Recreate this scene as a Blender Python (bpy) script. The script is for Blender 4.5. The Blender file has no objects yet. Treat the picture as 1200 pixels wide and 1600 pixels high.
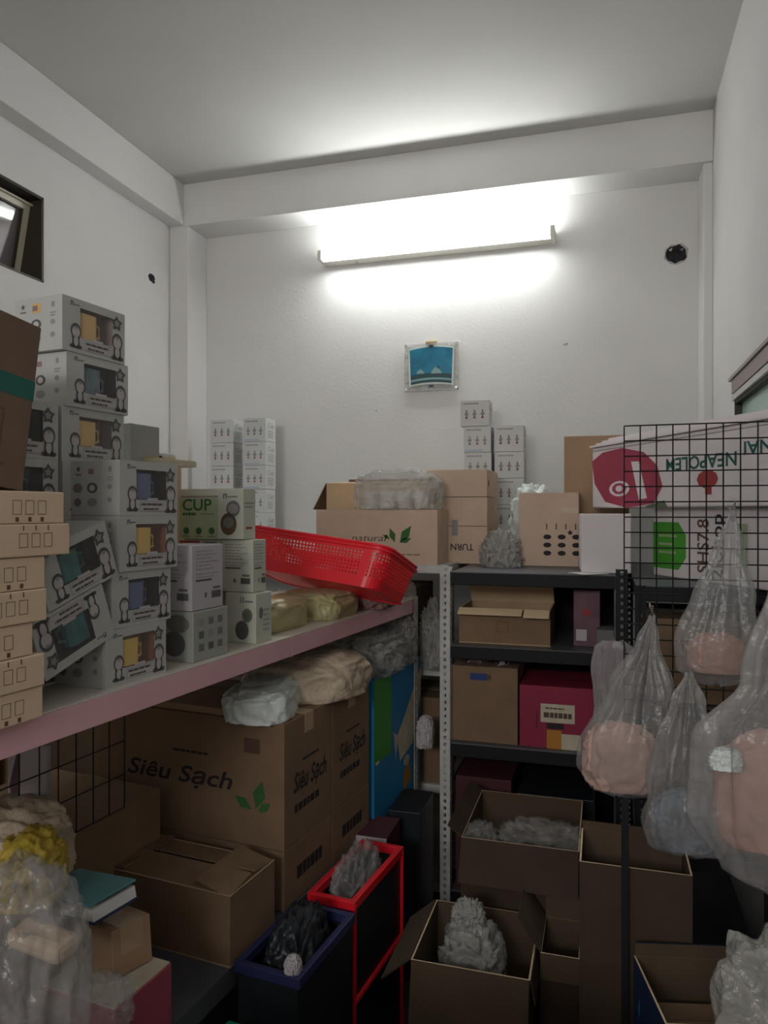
import bpy, bmesh, math, random
from mathutils import Vector, Matrix, noise
from math import sin, cos, pi, radians
random.seed(7)
SC = bpy.context.scene
COL = SC.collection
# ------------------------------------------------------------------ camera, world, light, exposure
EYE = 1.55
cam_d = bpy.data.cameras.new('camera'); cam = bpy.data.objects.new('camera', cam_d); COL.objects.link(cam)
cam_d.sensor_fit = 'VERTICAL'; cam_d.sensor_height = 24.0; cam_d.lens = 1155 / 1600 * 24
cam_d.clip_start = 0.02
cam.location = (0, 0, EYE); cam.rotation_euler = (radians(90), 0, radians(16.5))
SC.camera = cam
w = bpy.data.worlds.new('world'); SC.world = w; w.use_nodes = True
w.node_tree.nodes['Background'].inputs[0].default_value = (0.5, 0.52, 0.55, 1)
w.node_tree.nodes['Background'].inputs[1].default_value = 0.25
SC.view_settings.view_transform = 'Standard'; SC.view_settings.look = 'None'
SC.view_settings.gamma = 1.0; SC.view_settings.use_curve_mapping = False
SC.view_settings.exposure = 0.14
LAMP_POWER = 42.0
# added fill light before the front wall, behind the camera; no window there
fill = bpy.data.lights.new('fill_light', 'AREA'); fill.shape = 'RECTANGLE'; fill.size = 1.5; fill.size_y = .7; fill.energy = 50; fill.color = (1.0, .97, .94)
fill_ob = bpy.data.objects.new('fill_light', fill); COL.objects.link(fill_ob); fill_ob.location = (-.75, -3.17, 2.60); fill_ob.rotation_euler = (radians(90), 0, 0)
SC.cycles.use_denoising = True
SC.cycles.max_bounces = 10; SC.cycles.transparent_max_bounces = 24

# ------------------------------------------------------------------ materials
MATS = {}
def mat(name, col=(.5, .5, .5), rough=.6, metal=0.0, alpha=1.0, spec=.4, var=0.0, vscale=6.0, bump=0.0, bscale=40.0, emit=None, strength=0.0, stretch=None):
    if name in MATS: return MATS[name]
    m = bpy.data.materials.new(name); m.use_nodes = True; MATS[name] = m
    nt = m.node_tree; b = nt.nodes['Principled BSDF']
    b.inputs['Base Color'].default_value = (*col, 1); b.inputs['Roughness'].default_value = rough
    b.inputs['Metallic'].default_value = metal; b.inputs['Alpha'].default_value = alpha
    b.inputs['Specular IOR Level'].default_value = spec
    if emit: b.inputs['Emission Color'].default_value = (*emit, 1); b.inputs['Emission Strength'].default_value = strength
    if var or bump:
        tc = nt.nodes.new('ShaderNodeTexCoord'); mp = nt.nodes.new('ShaderNodeMapping')
        nt.links.new(tc.outputs['Object'], mp.inputs[0])
        if stretch: mp.inputs['Scale'].default_value = stretch
    if var:
        n = nt.nodes.new('ShaderNodeTexNoise'); n.inputs['Scale'].default_value = vscale; n.inputs['Detail'].default_value = 5
        nt.links.new(mp.outputs[0], n.inputs['Vector'])
        r = nt.nodes.new('ShaderNodeValToRGB')
        r.color_ramp.elements[0].position = .3; r.color_ramp.elements[1].position = .72
        r.color_ramp.elements[0].color = (*[max(0, c * (1 - var)) for c in col], 1)
        r.color_ramp.elements[1].color = (*[min(1, c * (1 + var)) for c in col], 1)
        nt.links.new(n.outputs['Fac'], r.inputs[0]); nt.links.new(r.outputs[0], b.inputs['Base Color'])
    if bump:
        n2 = nt.nodes.new('ShaderNodeTexNoise'); n2.inputs['Scale'].default_value = bscale; n2.inputs['Detail'].default_value = 4
        nt.links.new(mp.outputs[0], n2.inputs['Vector'])
        bp = nt.nodes.new('ShaderNodeBump'); bp.inputs['Strength'].default_value = bump; bp.inputs['Distance'].default_value = .02
        nt.links.new(n2.outputs['Fac'], bp.inputs['Height']); nt.links.new(bp.outputs[0], b.inputs['Normal'])
    return m
def srgb(r, g, b):
    f = lambda c: (c / 255) ** 2.2
    return (f(r), f(g), f(b))
mat('paint', (.73, .725, .715), .85, var=.035, vscale=2.2, bump=.05, bscale=60)
mat('ceiling_paint', (.60, .60, .58), .9, var=.05, vscale=1.4)
mat('floor_tile', (.16, .14, .12), .45, var=.25, vscale=4)
mat('card', (.40, .265, .165), .85, var=.09, vscale=9, bump=.06, bscale=25)
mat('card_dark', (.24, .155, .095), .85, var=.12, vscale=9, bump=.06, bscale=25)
mat('card_umber', (.16, .105, .075), .85, var=.1, vscale=9)
mat('card_shaded', (.062, .040, .026), .9, var=.15, vscale=9, bump=.06, bscale=25)  # darker copy of the card: shade near the floor is put into the colour
mat('card_shaded_inner', (.10, .068, .042), .9, var=.12, vscale=7)  # inside of the floor cartons, with their shade in the colour
mat('card_mid', (.62, .47, .36), .85, var=.07, vscale=9, bump=.05, bscale=25)
mat('card_lit', (.85, .66, .42), .8, var=.06)  # flap card made paler: the light on the flaps is in the colour
mat('card_light', (.60, .43, .27), .85, var=.08, vscale=9, bump=.05, bscale=25)
mat('card_beige', (.66, .51, .37), .85, var=.05, vscale=9)
mat('card_inner', (.50, .35, .22), .9, var=.1, vscale=7)
mat('card_edge', (.72, .56, .38), .9)  # cut edge, brightened so the colour carries the light on the rims
mat('tape', (.50, .36, .24), .25, spec=.6)
mat('tape_clear', (.62, .52, .40), .2, alpha=.5)
mat('ink', (.03, .025, .03), .8)
mat('ink_brown', (.12, .075, .05), .85)
mat('ink_grey', (.17, .17, .165), .8)
mat('ink_lite', (.30, .29, .28), .8)
mat('ink_green', (.045, .14, .045), .8)
mat('ink_teal', (.02, .12, .10), .8)
mat('ink_red', (.35, .05, .05), .8)
mat('white_card', (.47, .485, .465), .6, var=.03)
mat('grey_card', (.36, .375, .35), .6, var=.03)
mat('sage_card', (.56, .58, .50), .65, var=.03)
mat('sage_print', (.40, .46, .30), .7, var=.1, vscale=20)
mat('lilac_card', (.50, .47, .50), .65, var=.03)
mat('blue_card', (.42, .50, .60), .6)
mat('outline', (.11, .11, .11), .8)
mat('kid_fill', (.50, .47, .48), .8)
mat('pink_shelf', (.76, .45, .49), .45, var=.05, vscale=5)
mat('cream_metal', (.62, .57, .50), .4, var=.06, vscale=20)
mat('white_metal', (.60, .60, .58), .4, var=.08, vscale=20)
mat('black_metal', (.014, .015, .019), .6, spec=.25)
mat('grey_metal', (.10, .105, .12), .4, var=.15, vscale=5)
mat('wire_black', (.012, .012, .013), .5, metal=.2)
mat('red_plastic', (.85, .015, .03), .35, spec=.5)
mat('film', (.60, .60, .58), .16, alpha=.16, spec=1.0, bump=.7, bscale=28)
mat('film_cloudy', (.46, .45, .45), .25, alpha=.32, spec=.9, bump=.5, bscale=22)
mat('film_bright', (.62, .62, .58), .16, alpha=.42, spec=1.0, bump=.8, bscale=32)
mat('film_clear', (.9, .9, .9), .08, alpha=.05, spec=.5)
mat('bag_white', (.72, .78, .76), .4, bump=.5, bscale=20)
mat('bag_beige', (.60, .49, .37), .45, bump=.7, bscale=24, var=.15, vscale=12)
mat('bag_khaki', (.45, .42, .22), .3, bump=.4, bscale=14, var=.25, vscale=9)
mat('bag_maroon', (.24, .15, .13), .3, bump=.6, bscale=22, var=.35, vscale=14)
mat('bag_grey', (.36, .33, .34), .35, alpha=.85, bump=.4, bscale=18)
mat('pink_goods', (.70, .47, .41), .6, var=.15, vscale=14, bump=.4, bscale=18)
mat('salmon_goods', (.56, .32, .27), .55, var=.18, vscale=6, bump=.3, bscale=12)
mat('blue_goods', (.22, .26, .31), .5, var=.4, vscale=16, bump=.5, bscale=22)
mat('box_white', (.62, .63, .63), .6, var=.03)
mat('lamp_tube', (1, 1, .96), .4, emit=(.97, 1.0, .98), strength=LAMP_POWER)
mat('lamp_body', (.75, .74, .68), .5)
mat('frame_dark', (.035, .026, .017), .5)
mat('frame_gold', (.62, .58, .46), .4)
mat('glass_grey', (.17, .155, .16), .05, spec=.9)
mat('glass_green', (.42, .60, .52), .25, spec=.5)
mat('frame_rose', (.30, .24, .22), .35, metal=.3)
mat('hole_dark', (.02, .02, .022), .95, var=.8, vscale=40)
mat('plaster_chip', (.45, .43, .42), .9)
mat('foam_white', (.74, .69, .71), .8, var=.03)
mat('foam_print_pink', (.36, .045, .085), .7, var=.08)
mat('green_print', (.07, .34, .03), .7, var=.1)
mat('olive_print', (.12, .16, .09), .8)
mat('pic_blue', (.015, .17, .28), .25, var=.3, vscale=14)
mat('pic_dark', (.02, .06, .07), .4)
mat('pic_pale', (.22, .36, .36), .5)
mat('glass_pale', (.62, .70, .67), .12, spec=.8)
mat('gold', (.62, .48, .22), .35, metal=.7)
mat('chrome', (.7, .7, .7), .2, metal=.9)
mat('cup_amber', (.66, .42, .17), .45)
mat('cup_yellow', (.68, .47, .12), .45)
mat('cup_teal', (.02, .13, .14), .4, var=.4, vscale=40)
mat('cup_blue', (.10, .13, .26), .4)
mat('cup_slate', (.10, .15, .18), .4, var=.5, vscale=30)
mat('cup_brown', (.22, .08, .05), .5)
mat('cup_black', (.02, .02, .025), .4)
mat('cup_mauve', (.24, .18, .17), .5)
mat('carton_blue', (.02, .22, .46), .5, var=.15, vscale=5)
mat('carton_green', (.06, .32, .05), .5)
mat('navy', (.012, .03, .09), .5)
mat('label_blue', (.02, .05, .2), .5)
mat('pink_card', (.30, .022, .06), .6, var=.08)
mat('magenta_card', (.42, .09, .13), .6, var=.1)
mat('cream', (.60, .54, .42), .6, var=.1, vscale=30)
mat('orange', (.5, .22, .03), .6)
mat('teal_plastic', (.02, .32, .22), .4)
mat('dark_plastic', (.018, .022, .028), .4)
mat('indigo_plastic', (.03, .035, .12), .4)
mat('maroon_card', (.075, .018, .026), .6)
mat('yellow_film', (.50, .36, .05), .35, bump=.4, bscale=18)
mat('purple_card', (.16, .08, .11), .6, var=.3, vscale=12)
mat('paper', (.72, .72, .70), .7)
mat('binder_teal', (.10, .28, .30), .5)

# ------------------------------------------------------------------ mesh helper
_text_cache = {}
def text_mesh(s, bold=0.0, shear=0.0):
    key = (s, bold, shear)
    if key in _text_cache: return _text_cache[key]
    cu = bpy.data.curves.new('t', 'FONT'); cu.body = s; cu.size = 1.0; cu.offset = bold; cu.shear = shear; cu.resolution_u = 3
    ob = bpy.data.objects.new('t', cu); COL.objects.link(ob)
    dg = bpy.context.evaluated_depsgraph_get(); me = ob.evaluated_get(dg).to_mesh()
    vs = [(v.co.x, v.co.y) for v in me.vertices]; fs = [tuple(p.vertices) for p in me.polygons]
    ob.evaluated_get(dg).to_mesh_clear(); bpy.data.objects.remove(ob); bpy.data.curves.remove(cu)
    if vs:
        x0 = min(v[0] for v in vs); x1 = max(v[0] for v in vs); y0 = min(v[1] for v in vs); y1 = max(v[1] for v in vs)
        vs = [((v[0] - x0) / max(1e-6, x1 - x0), (v[1] - y0) / max(1e-6, y1 - y0)) for v in vs]
    _text_cache[key] = (vs, fs)
    return vs, fs

class MB:
    def __init__(s): s.v = []; s.f = []; s.m = []; s.names = []
    def mi(s, m):
        if m not in s.names: s.names.append(m)
        return s.names.index(m)
    def face(s, pts, m):
        n = len(s.v); s.v += [tuple(p) for p in pts]; s.f.append(tuple(range(n, n + len(pts)))); s.m.append(s.mi(m))
    def box(s, x0, x1, y0, y1, z0, z1, m, skip=''):
        n = len(s.v)
        s.v += [(x0, y0, z0), (x1, y0, z0), (x1, y1, z0), (x0, y1, z0), (x0, y0, z1), (x1, y0, z1), (x1, y1, z1), (x0, y1, z1)]
        F = {'B': (0, 3, 2, 1), 'T': (4, 5, 6, 7), 'F': (0, 1, 5, 4), 'R': (1, 2, 6, 5), 'K': (2, 3, 7, 6), 'L': (3, 0, 4, 7)}
        for k, f in F.items():
            if k not in skip: s.f.append(tuple(n + i for i in f)); s.m.append(s.mi(m))
    def grid(s, fn, nu, nv, m, closed_u=False, cap=False):
        n = len(s.v)
        for j in range(nv + 1):
            for i in range(nu if closed_u else nu + 1): s.v.append(tuple(fn(i / nu, j / nv)))
        row = nu if closed_u else nu + 1
        for j in range(nv):
            for i in range(nu):
                a = n + j * row + i; b = n + j * row + (i + 1) % row
                s.f.append((a, b, b + row, a + row)); s.m.append(s.mi(m))
        if cap:
            s.f.append(tuple(n + i for i in range(row))[::-1]); s.m.append(s.mi(m))
            s.f.append(tuple(n + nv * row + i for i in range(row))); s.m.append(s.mi(m))
    def tube(s, pts, r, m, seg=8):
        pts = [Vector(p) for p in pts]; n = len(s.v); prev = None
        for i, p in enumerate(pts):
            t = (pts[min(i + 1, len(pts) - 1)] - pts[max(i - 1, 0)]).normalized()
            up = Vector((0, 0, 1)) if abs(t.z) < .9 else Vector((1, 0, 0))
            a = t.cross(up).normalized(); b = t.cross(a)
            for k in range(seg): s.v.append(tuple(p + r * (cos(2 * pi * k / seg) * a + sin(2 * pi * k / seg) * b)))
        for i in range(len(pts) - 1):
            for k in range(seg):
                q = n + i * seg + k; q2 = n + i * seg + (k + 1) % seg
                s.f.append((q, q + seg, q2 + seg, q2)); s.m.append(s.mi(m))
        s.f.append(tuple(n + k for k in range(seg))); s.m.append(s.mi(m))
        s.f.append(tuple(n + (len(pts) - 1) * seg + k for k in range(seg))[::-1]); s.m.append(s.mi(m))
    def perf(s, fn, nu, nv, hole, fr, m):
        for j in range(nv):
            for i in range(nu):
                u0, u1, v0, v1 = i / nu, (i + 1) / nu, j / nv, (j + 1) / nv
                if not hole(i, j): s.face([fn(u0, v0), fn(u1, v0), fn(u1, v1), fn(u0, v1)], m); continue
                a0 = u0 + (u1 - u0) * fr[0]; a1 = u1 - (u1 - u0) * fr[0]; b0 = v0 + (v1 - v0) * fr[1]; b1 = v1 - (v1 - v0) * fr[1]
                O = [(u0, v0), (u1, v0), (u1, v1), (u0, v1)]; I = [(a0, b0), (a1, b0), (a1, b1), (a0, b1)]
                for k in range(4):
                    l = (k + 1) % 4; s.face([fn(*O[k]), fn(*O[l]), fn(*I[l]), fn(*I[k])], m)
    def build(s, name, parent=None, M=None, bevel=0.0, solid=0.0, smooth=False, sub=0):
        me = bpy.data.meshes.new(name); me.from_pydata(s.v, [], s.f)
        for nm in s.names: me.materials.append(MATS[nm])
        me.polygons.foreach_set('material_index', s.m)
        if smooth: me.polygons.foreach_set('use_smooth', [True] * len(me.polygons))
        me.update()
        o = bpy.data.objects.new(name, me); COL.objects.link(o)
        if solid or smooth or sub:
            bm = bmesh.new(); bm.from_mesh(me); bmesh.ops.remove_doubles(bm, verts=bm.verts, dist=1e-5); bm.to_mesh(me); bm.free()
        if parent: o.parent = parent
        if M is not None: o.matrix_local = M
        if solid: md = o.modifiers.new('solid', 'SOLIDIFY'); md.thickness = solid; md.offset = 0
        if sub: md = o.modifiers.new('sub', 'SUBSURF'); md.levels = sub; md.render_levels = sub
        if bevel: md = o.modifiers.new('bevel', 'BEVEL'); md.width = bevel; md.segments = 2; md.limit_method = 'ANGLE'
        return o

class Face:
    """2D drawing on a flat face: printing that belongs to the face's own mesh."""
    def __init__(s, mb, o, eu, ev):
        s.mb = mb; s.o = Vector(o); s.eu = Vector(eu); s.ev = Vector(ev); s.n = s.eu.cross(s.ev).normalized()
    def p(s, u, v, l): return s.o + s.eu * u + s.ev * v + s.n * (.0004 + .0003 * l)
    def poly(s, pts, m, l=0): s.mb.face([s.p(u, v, l) for u, v in pts], m)
    def rect(s, u0, v0, u1, v1, m, l=0): s.poly([(u0, v0), (u1, v0), (u1, v1), (u0, v1)], m, l)
    def ell(s, u, v, a, b, m, l=0, n=20): s.poly([(u + a * cos(2 * pi * k / n), v + b * sin(2 * pi * k / n)) for k in range(n)], m, l)
    def star(s, u, v, r, m, l=0, q=.5):
        s.poly([(u + (r if k % 2 == 0 else r * q) * sin(pi * k / 5), v + (r if k % 2 == 0 else r * q) * cos(pi * k / 5)) for k in range(10)], m, l)
    def ring(s, u0, v0, u1, v1, t, m, l=0):
        s.rect(u0, v0, u1, v0 + t, m, l); s.rect(u0, v1 - t, u1, v1, m, l); s.rect(u0, v0 + t, u0 + t, v1 - t, m, l); s.rect(u1 - t, v0 + t, u1, v1 - t, m, l)
    def text(s, t, u0, v0, u1, v1, m, l=0, bold=0.0, shear=0.0, rot=0):
        vs, fs = text_mesh(t, bold, shear); n = len(s.mb.v)
        for x, y in vs:
            if rot == 180: x, y = 1 - x, 1 - y
            if rot == 90: x, y = 1 - y, x
            if rot == 270: x, y = y, 1 - x
            if rot == 'mirror': y = 1 - y
            s.mb.v.append(tuple(s.p(u0 + (u1 - u0) * x, v0 + (v1 - v0) * y, l)))
        for f in fs: s.mb.f.append(tuple(n + i for i in f)); s.mb.m.append(s.mb.mi(m))

def tag(o, label=None, cat=None, group=None, kind=None):
    if label: o['label'] = label
    if cat: o['category'] = cat
    if group: o['group'] = group
    if kind: o['kind'] = kind
    return o
def empty(name, loc, rz=0, rx=0, ry=0):
    o = bpy.data.objects.new(name, None); COL.objects.link(o); o.empty_display_size = .05
    o.location = loc; o.rotation_euler = (rx, ry, rz); return o
def struct(name, mb, **k):
    o = mb.build(name, **k); o['kind'] = 'structure'; return o
def copy_tree(o, parent=None):
    c = o.copy(); COL.objects.link(c)
    if parent: c.parent = parent
    for ch in [x for x in COL.objects if x.parent == o]: copy_tree(ch, c)
    return c

# the pink shelf stands at a slight angle to the room: along (towards the back wall), beta (towards the left wall)
SA = radians(6.3); SO = Vector((-.865, .896, 0)); SAX = Vector((sin(SA), cos(SA), 0)); SBX = Vector((-cos(SA), sin(SA), 0))
def SL(a, b, z): return SO + SAX * a + SBX * b + Vector((0, 0, z))
SR = -SA

# ------------------------------------------------------------------ the room
XL, XR, YB, YF, ZC = -2.29, .472, 3.77, -3.2, 3.345
mb = MB(); mb.box(XL - .15, XR + .15, YF - .15, YB + .15, -.1, 0, 'floor_tile'); struct('floor', mb)
mb = MB(); mb.box(XL - .15, XR + .15, YF - .15, YB + .15, ZC, ZC + .1, 'ceiling_paint'); struct('ceiling', mb)
mb = MB(); mb.box(XL - .15, XR + .15, YB, YB + .15, 0, ZC, 'paint')
f = Face(mb, (0, YB, 0), (1, 0, 0), (0, 0, 1))
def jag(u, v, a, b, n, amp, sd):
    random.seed(sd); return [(u + a * cos(2 * pi * k / n) * random.uniform(1 - amp, 1 + amp), v + b * sin(2 * pi * k / n) * random.uniform(1 - amp, 1 + amp)) for k in range(n)]
f.poly(jag(.335, 2.778, .056, .052, 16, .12, 1), 'plaster_chip', 0)
f.poly(jag(.335, 2.778, .047, .044, 15, .16, 3), 'hole_dark', 1)
f.poly([(.300, 2.800), (.318, 2.812), (.312, 2.792)], 'plaster_chip', 2)
f.poly([(.350, 2.800), (.372, 2.806), (.360, 2.788)], 'ink_grey', 2)
f.ell(-.18, 2.38, .010, .007, 'plaster_chip', 0); f.ell(-.17, 2.383, .004, .003, 'ink_brown', 1)
f.ell(-1.16, 2.09, .004, .004, 'ink_grey', 0)
struct('wall_back', mb)
# left wall with its window opening and a small pipe hole
WY0, WY1, WZ0, WZ1 = 1.75, 2.61, 2.528, 2.888
mb = MB()
mb.box(XL - .15, XL, YF, WY0, 0, ZC, 'paint'); mb.box(XL - .15, XL, WY1, YB, 0, ZC, 'paint')
mb.box(XL - .15, XL, WY0, WY1, 0, WZ0, 'paint'); mb.box(XL - .15, XL, WY0, WY1, WZ1, ZC, 'paint')
f = Face(mb, (XL, 0, 0), (0, 1, 0), (0, 0, 1)); f.poly(jag(3.40, 2.788, .030, .022, 14, .15, 5), 'hole_dark', 0)
f.poly(jag(3.415, 2.775, .016, .012, 10, .15, 6), 'ink', 1)
struct('wall_left', mb)
# right wall with window
RY0, RY1, RZ0, RZ1 = 1.5, 2.95, 1.25, 2.0
mb = MB()
mb.box(XR, XR + .15, YF, RY0, 0, ZC, 'paint'); mb.box(XR, XR + .15, RY1, YB, 0, ZC, 'paint')
mb.box(XR, XR + .15, RY0, RY1, 0, RZ0, 'paint'); mb.box(XR, XR + .15, RY0, RY1, RZ1, ZC, 'paint')
struct('wall_right', mb)
mb = MB(); mb.box(XL - .15, XR + .15, YF - .15, YF, 0, ZC, 'paint'); struct('wall_front', mb)
# beams and pilasters
mb = MB(); mb.box(XL, -2.2, YF, 3.57, 3.12, ZC, 'paint'); struct('trim_1', mb, bevel=.004)
mb = MB(); mb.box(XL, XR, 3.57, YB, 3.115, ZC, 'paint'); struct('trim_2', mb, bevel=.004)
mb = MB(); mb.box(XL, -2.175, 3.57, YB, 0, 3.115, 'paint'); struct('trim_3', mb, bevel=.004)
mb = MB(); mb.box(.432, XR, 3.585, YB, 0, 3.115, 'paint'); struct('trim_4', mb, bevel=.004)
# window 1: dark reveal, gold sash hung from the top and pushed outwards
win = empty('window_1', (XL, (WY0 + WY1) / 2, WZ0)); win['kind'] = 'structure'
mb = MB(); W2 = (WY1 - WY0) / 2; HH = WZ1 - WZ0; t = .012
mb.box(-.15, .004, -W2, -W2 + t, 0, HH, 'frame_dark'); mb.box(-.15, .004, W2 - t, W2, 0, HH, 'frame_dark')
mb.box(-.15, .004, -W2, W2, HH - t, HH, 'frame_dark'); mb.box(-.15, .004, -W2, W2, 0, .006, 'frame_dark')
mb.box(-.05, -.04, -W2 + t, W2 - t, HH - .035, HH - .028, 'frame_gold')
mb.build('window_frame', win)
sash = empty('sash', (-.062, 0, HH - .02), ry=radians(11)); sash.parent = win
mb = MB(); w2 = W2 - .014; s_ = .036; L = HH - .035
mb.box(-.012, .012, -w2, -w2 + s_, -L, 0, 'frame_gold'); mb.box(-.012, .012, w2 - s_, w2, -L, 0, 'frame_gold')
mb.box(-.012, .012, -w2 + s_, w2 - s_, -s_, 0, 'frame_gold'); mb.box(-.012, .012, -w2 + s_, w2 - s_, -L, -L + s_, 'frame_gold')
mb.box(-.008, .014, -w2 + s_, -w2 + s_ + .008, -L + s_, -s_, 'frame_dark'); mb.box(-.008, .014, w2 - s_ - .008, w2 - s_, -L + s_, -s_, 'frame_dark')
mb.box(-.008, .014, -w2 + s_, w2 - s_, -s_ - .008, -s_, 'frame_dark')
mb.build('sash_frame', sash)
mb = MB(); mb.box(-.003, .003, -w2 + s_, w2 - s_, -L + s_, -s_, 'glass_grey'); mb.build('pane', sash)
# window 2
win = empty('window_2', (XR, (RY0 + RY1) / 2, RZ0)); win['kind'] = 'structure'
W2 = (RY1 - RY0) / 2; HH = RZ1 - RZ0
mb = MB()
mb.box(-.022, .06, -W2, W2, HH - .02, HH + .028, 'frame_rose'); mb.box(-.028, .06, -W2 - .03, W2 + .035, HH + .03, HH + .042, 'frame_rose')
mb.box(-.020, .06, -W2, W2, HH - .045, HH - .024, 'white_metal'); mb.box(-.012, .06, W2 - .012, W2, 0, HH - .045, 'frame_dark')
mb.box(-.012, .06, -W2, -W2 + .03, 0, HH - .045, 'frame_dark'); mb.box(-.012, .06, -W2, W2, 0, .03, 'frame_dark')
mb.box(-.010, .05, -W2 + .03, W2 - .012, HH - .056, HH - .045, 'frame_dark')
mb.build('window_frame', win)
mb = MB(); mb.box(.012, .018, -W2 + .03, W2 - .012, .03, HH - .056, 'glass_green'); mb.build('pane', win)

# ------------------------------------------------------------------ wall lamp and picture
lamp = empty('tube_lamp', (-.835, YB, 2.905))
tag(lamp, 'glowing white fluorescent tube lamp mounted high on the back wall', 'lamp')
mb = MB(); mb.box(-.605, .605, -.080, 0, -.022, .018, 'lamp_body'); housing = mb.build('housing', lamp, bevel=.003)
mb = MB(); mb.tube([(-.590, -.105, .004), (.590, -.105, .004)], .019, 'lamp_tube', 14); mb.build('tube', lamp, smooth=True)
for sx in (-1, 1):
    mb = MB(); mb.box(min(sx * .59, sx * .612), max(sx * .59, sx * .612), -.128, 0, -.024, .028, 'lamp_body'); mb.build('end_cap', lamp, bevel=.003)
mb = MB(); mb.tube([(-.42, -.04, -.020), (-.42, -.04, -.032)], .006, 'cream_metal', 8); mb.build('starter', housing)

pl = empty('glass_picture', (-.857, YB - .001, 2.308))
tag(pl, 'blue landscape picture in a clear glass plate hanging on the back wall below the lamp', 'picture')
mb = MB(); mb.box(-.145, .145, -.012, -.006, -.128, .122, 'film_bright'); mb.build('glass_plate', pl, bevel=.002)
mb = MB(); n = 16
def arc(x, b): return b + .012 * (1 - (x / .115) ** 2)
top = [(-.115 + .23 * k / n, arc(-.115 + .23 * k / n, .088)) for k in range(n + 1)]
bot = [(-.108 + .216 * k / n, arc(-.108 + .216 * k / n, -.095)) for k in range(n + 1)]
f = Face(mb, (0, -.014, 0), (1, 0, 0), (0, 0, 1))
def band(lo, hi, m, l):
    for k in range(n): f.poly([lo[k], lo[k + 1], hi[k + 1], hi[k]], m, l)
band([(x * 1.09, z - .010) for x, z in bot], [(x * 1.06, z + .008) for x, z in top], 'glass_pale', 0)
band(bot, top, 'pic_blue', 2)
band([(x, z + .0) for x, z in bot], [(x, z + .012) for x, z in bot], 'pic_dark', 3)
band([(x, z + .014) for x, z in bot], [(x, z + .024) for x, z in bot], 'pic_pale', 3)
band([(x, z + .026) for x, z in bot], [(x, z + .048) for x, z in bot], 'pic_dark', 3)
f.poly([(-.078, -.036), (-.070, -.020), (-.056, -.012), (-.042, -.024), (-.034, -.036)], 'pic_pale', 4); f.poly([(-.002, -.038), (.008, -.020), (.024, -.004), (.040, -.012), (.052, -.028), (.060, -.040)], 'pic_pale', 4); f.poly([(.030, -.010), (.040, .004), (.048, -.016)], 'pic_dark', 5)
f.rect(-.012, .098, .012, .112, 'pic_dark', 4); f.rect(-.012, -.110, .012, -.098, 'pic_dark', 4)
mb.build('picture', pl)
for sx, sz in ((-.133, -.116), (.133, .110), (-.133, .110), (.133, -.116)):
    mb = MB(); mb.tube([(sx, -.006, sz), (sx, -.022, sz)], .007, 'chrome', 12); mb.build('stud', pl, smooth=False)
mb = MB(); mb.box(-.03, .03, -.02, -.004, .122, .130, 'gold'); mb.build('hanging_clip', pl)

# ------------------------------------------------------------------ shelves
def angle_post(parent, x, y, z0, z1, m, fx=1, fy=1, wdt=.038, name='post'):
    """slotted angle: two perforated flanges meeting at (x, y)"""
    mb = MB(); n = max(1, int((z1 - z0) / .025)); hl = lambda i, j: i == 1
    def fl1(u, v): return (x + fx * wdt * u, y, z0 + (z1 - z0) * v)
    def fl2(u, v): return (x, y + fy * wdt * u, z0 + (z1 - z0) * v)
    mb.perf(fl1, 3, n, hl, (.1, .26), m); mb.perf(fl2, 3, n, hl, (.1, .26), m)
    return mb.build(name, parent, solid=.002)
def board(parent, x0, x1, y0, y1, z, lip, m, ml=None, name='shelf_board', M=None):
    mb = MB(); mb.box(x0, x1, y0, y1, z - .004, z, m)
    mb.box(x0, x1, y0, y0 + .002, z - lip, z - .004, ml or m); mb.box(x0, x1, y1 - .002, y1, z - lip, z - .004, ml or m)
    mb.box(x0, x0 + .002, y0 + .002, y1 - .002, z - lip, z - .004, ml or m); mb.box(x1 - .002, x1, y0 + .002, y1 - .002, z - lip, z - .004, ml or m)
    mb.box(x0, x1, y0, y0 + .012, z - lip - .002, z - lip, ml or m)
    return mb.build(name, parent, M=M, bevel=.0012)
# pink shelf rack: local x = towards the aisle, local y = along
rack = empty('shelf_rack', SL(0, 0, 0), SR)
tag(rack, 'long left-hand storage rack with pink-lipped top shelf and slotted angle posts', 'shelf')
PD = .60
def pb(y0, y1, z, m='cream_metal', ml='pink_shelf', nm='shelf_board'):
    o = board(rack, -PD, 0, y0, y1, z, .052, m, ml, nm); return o
tag(pb(-.35, .862, 1.23), 'cream shelf board with pink front lip'); tag(pb(.866, 1.79, 1.23), 'cream shelf board with pink front lip')
pb(-.35, .862, .53, 'grey_metal', 'grey_metal'); pb(.866, 1.79, .53, 'grey_metal', 'grey_metal')
pb(-.35, .862, .14, 'grey_metal', 'grey_metal'); pb(.866, 1.79, .14, 'grey_metal', 'grey_metal')
angle_post(rack, .004, 1.80, 0, 1.235, 'cream_metal', -1, -1)
angle_post(rack, .004, -.362, 0, 1.235, 'cream_metal', -1, 1); angle_post(rack, -PD - .004, -.362, 0, 1.235, 'cream_metal', 1, 1)
angle_post(rack, -PD - .004, 1.80, 0, 1.235, 'cream_metal', 1, -1); angle_post(rack, -PD - .004, .45, 0, 1.235, 'white_metal', 1, 1)
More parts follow.
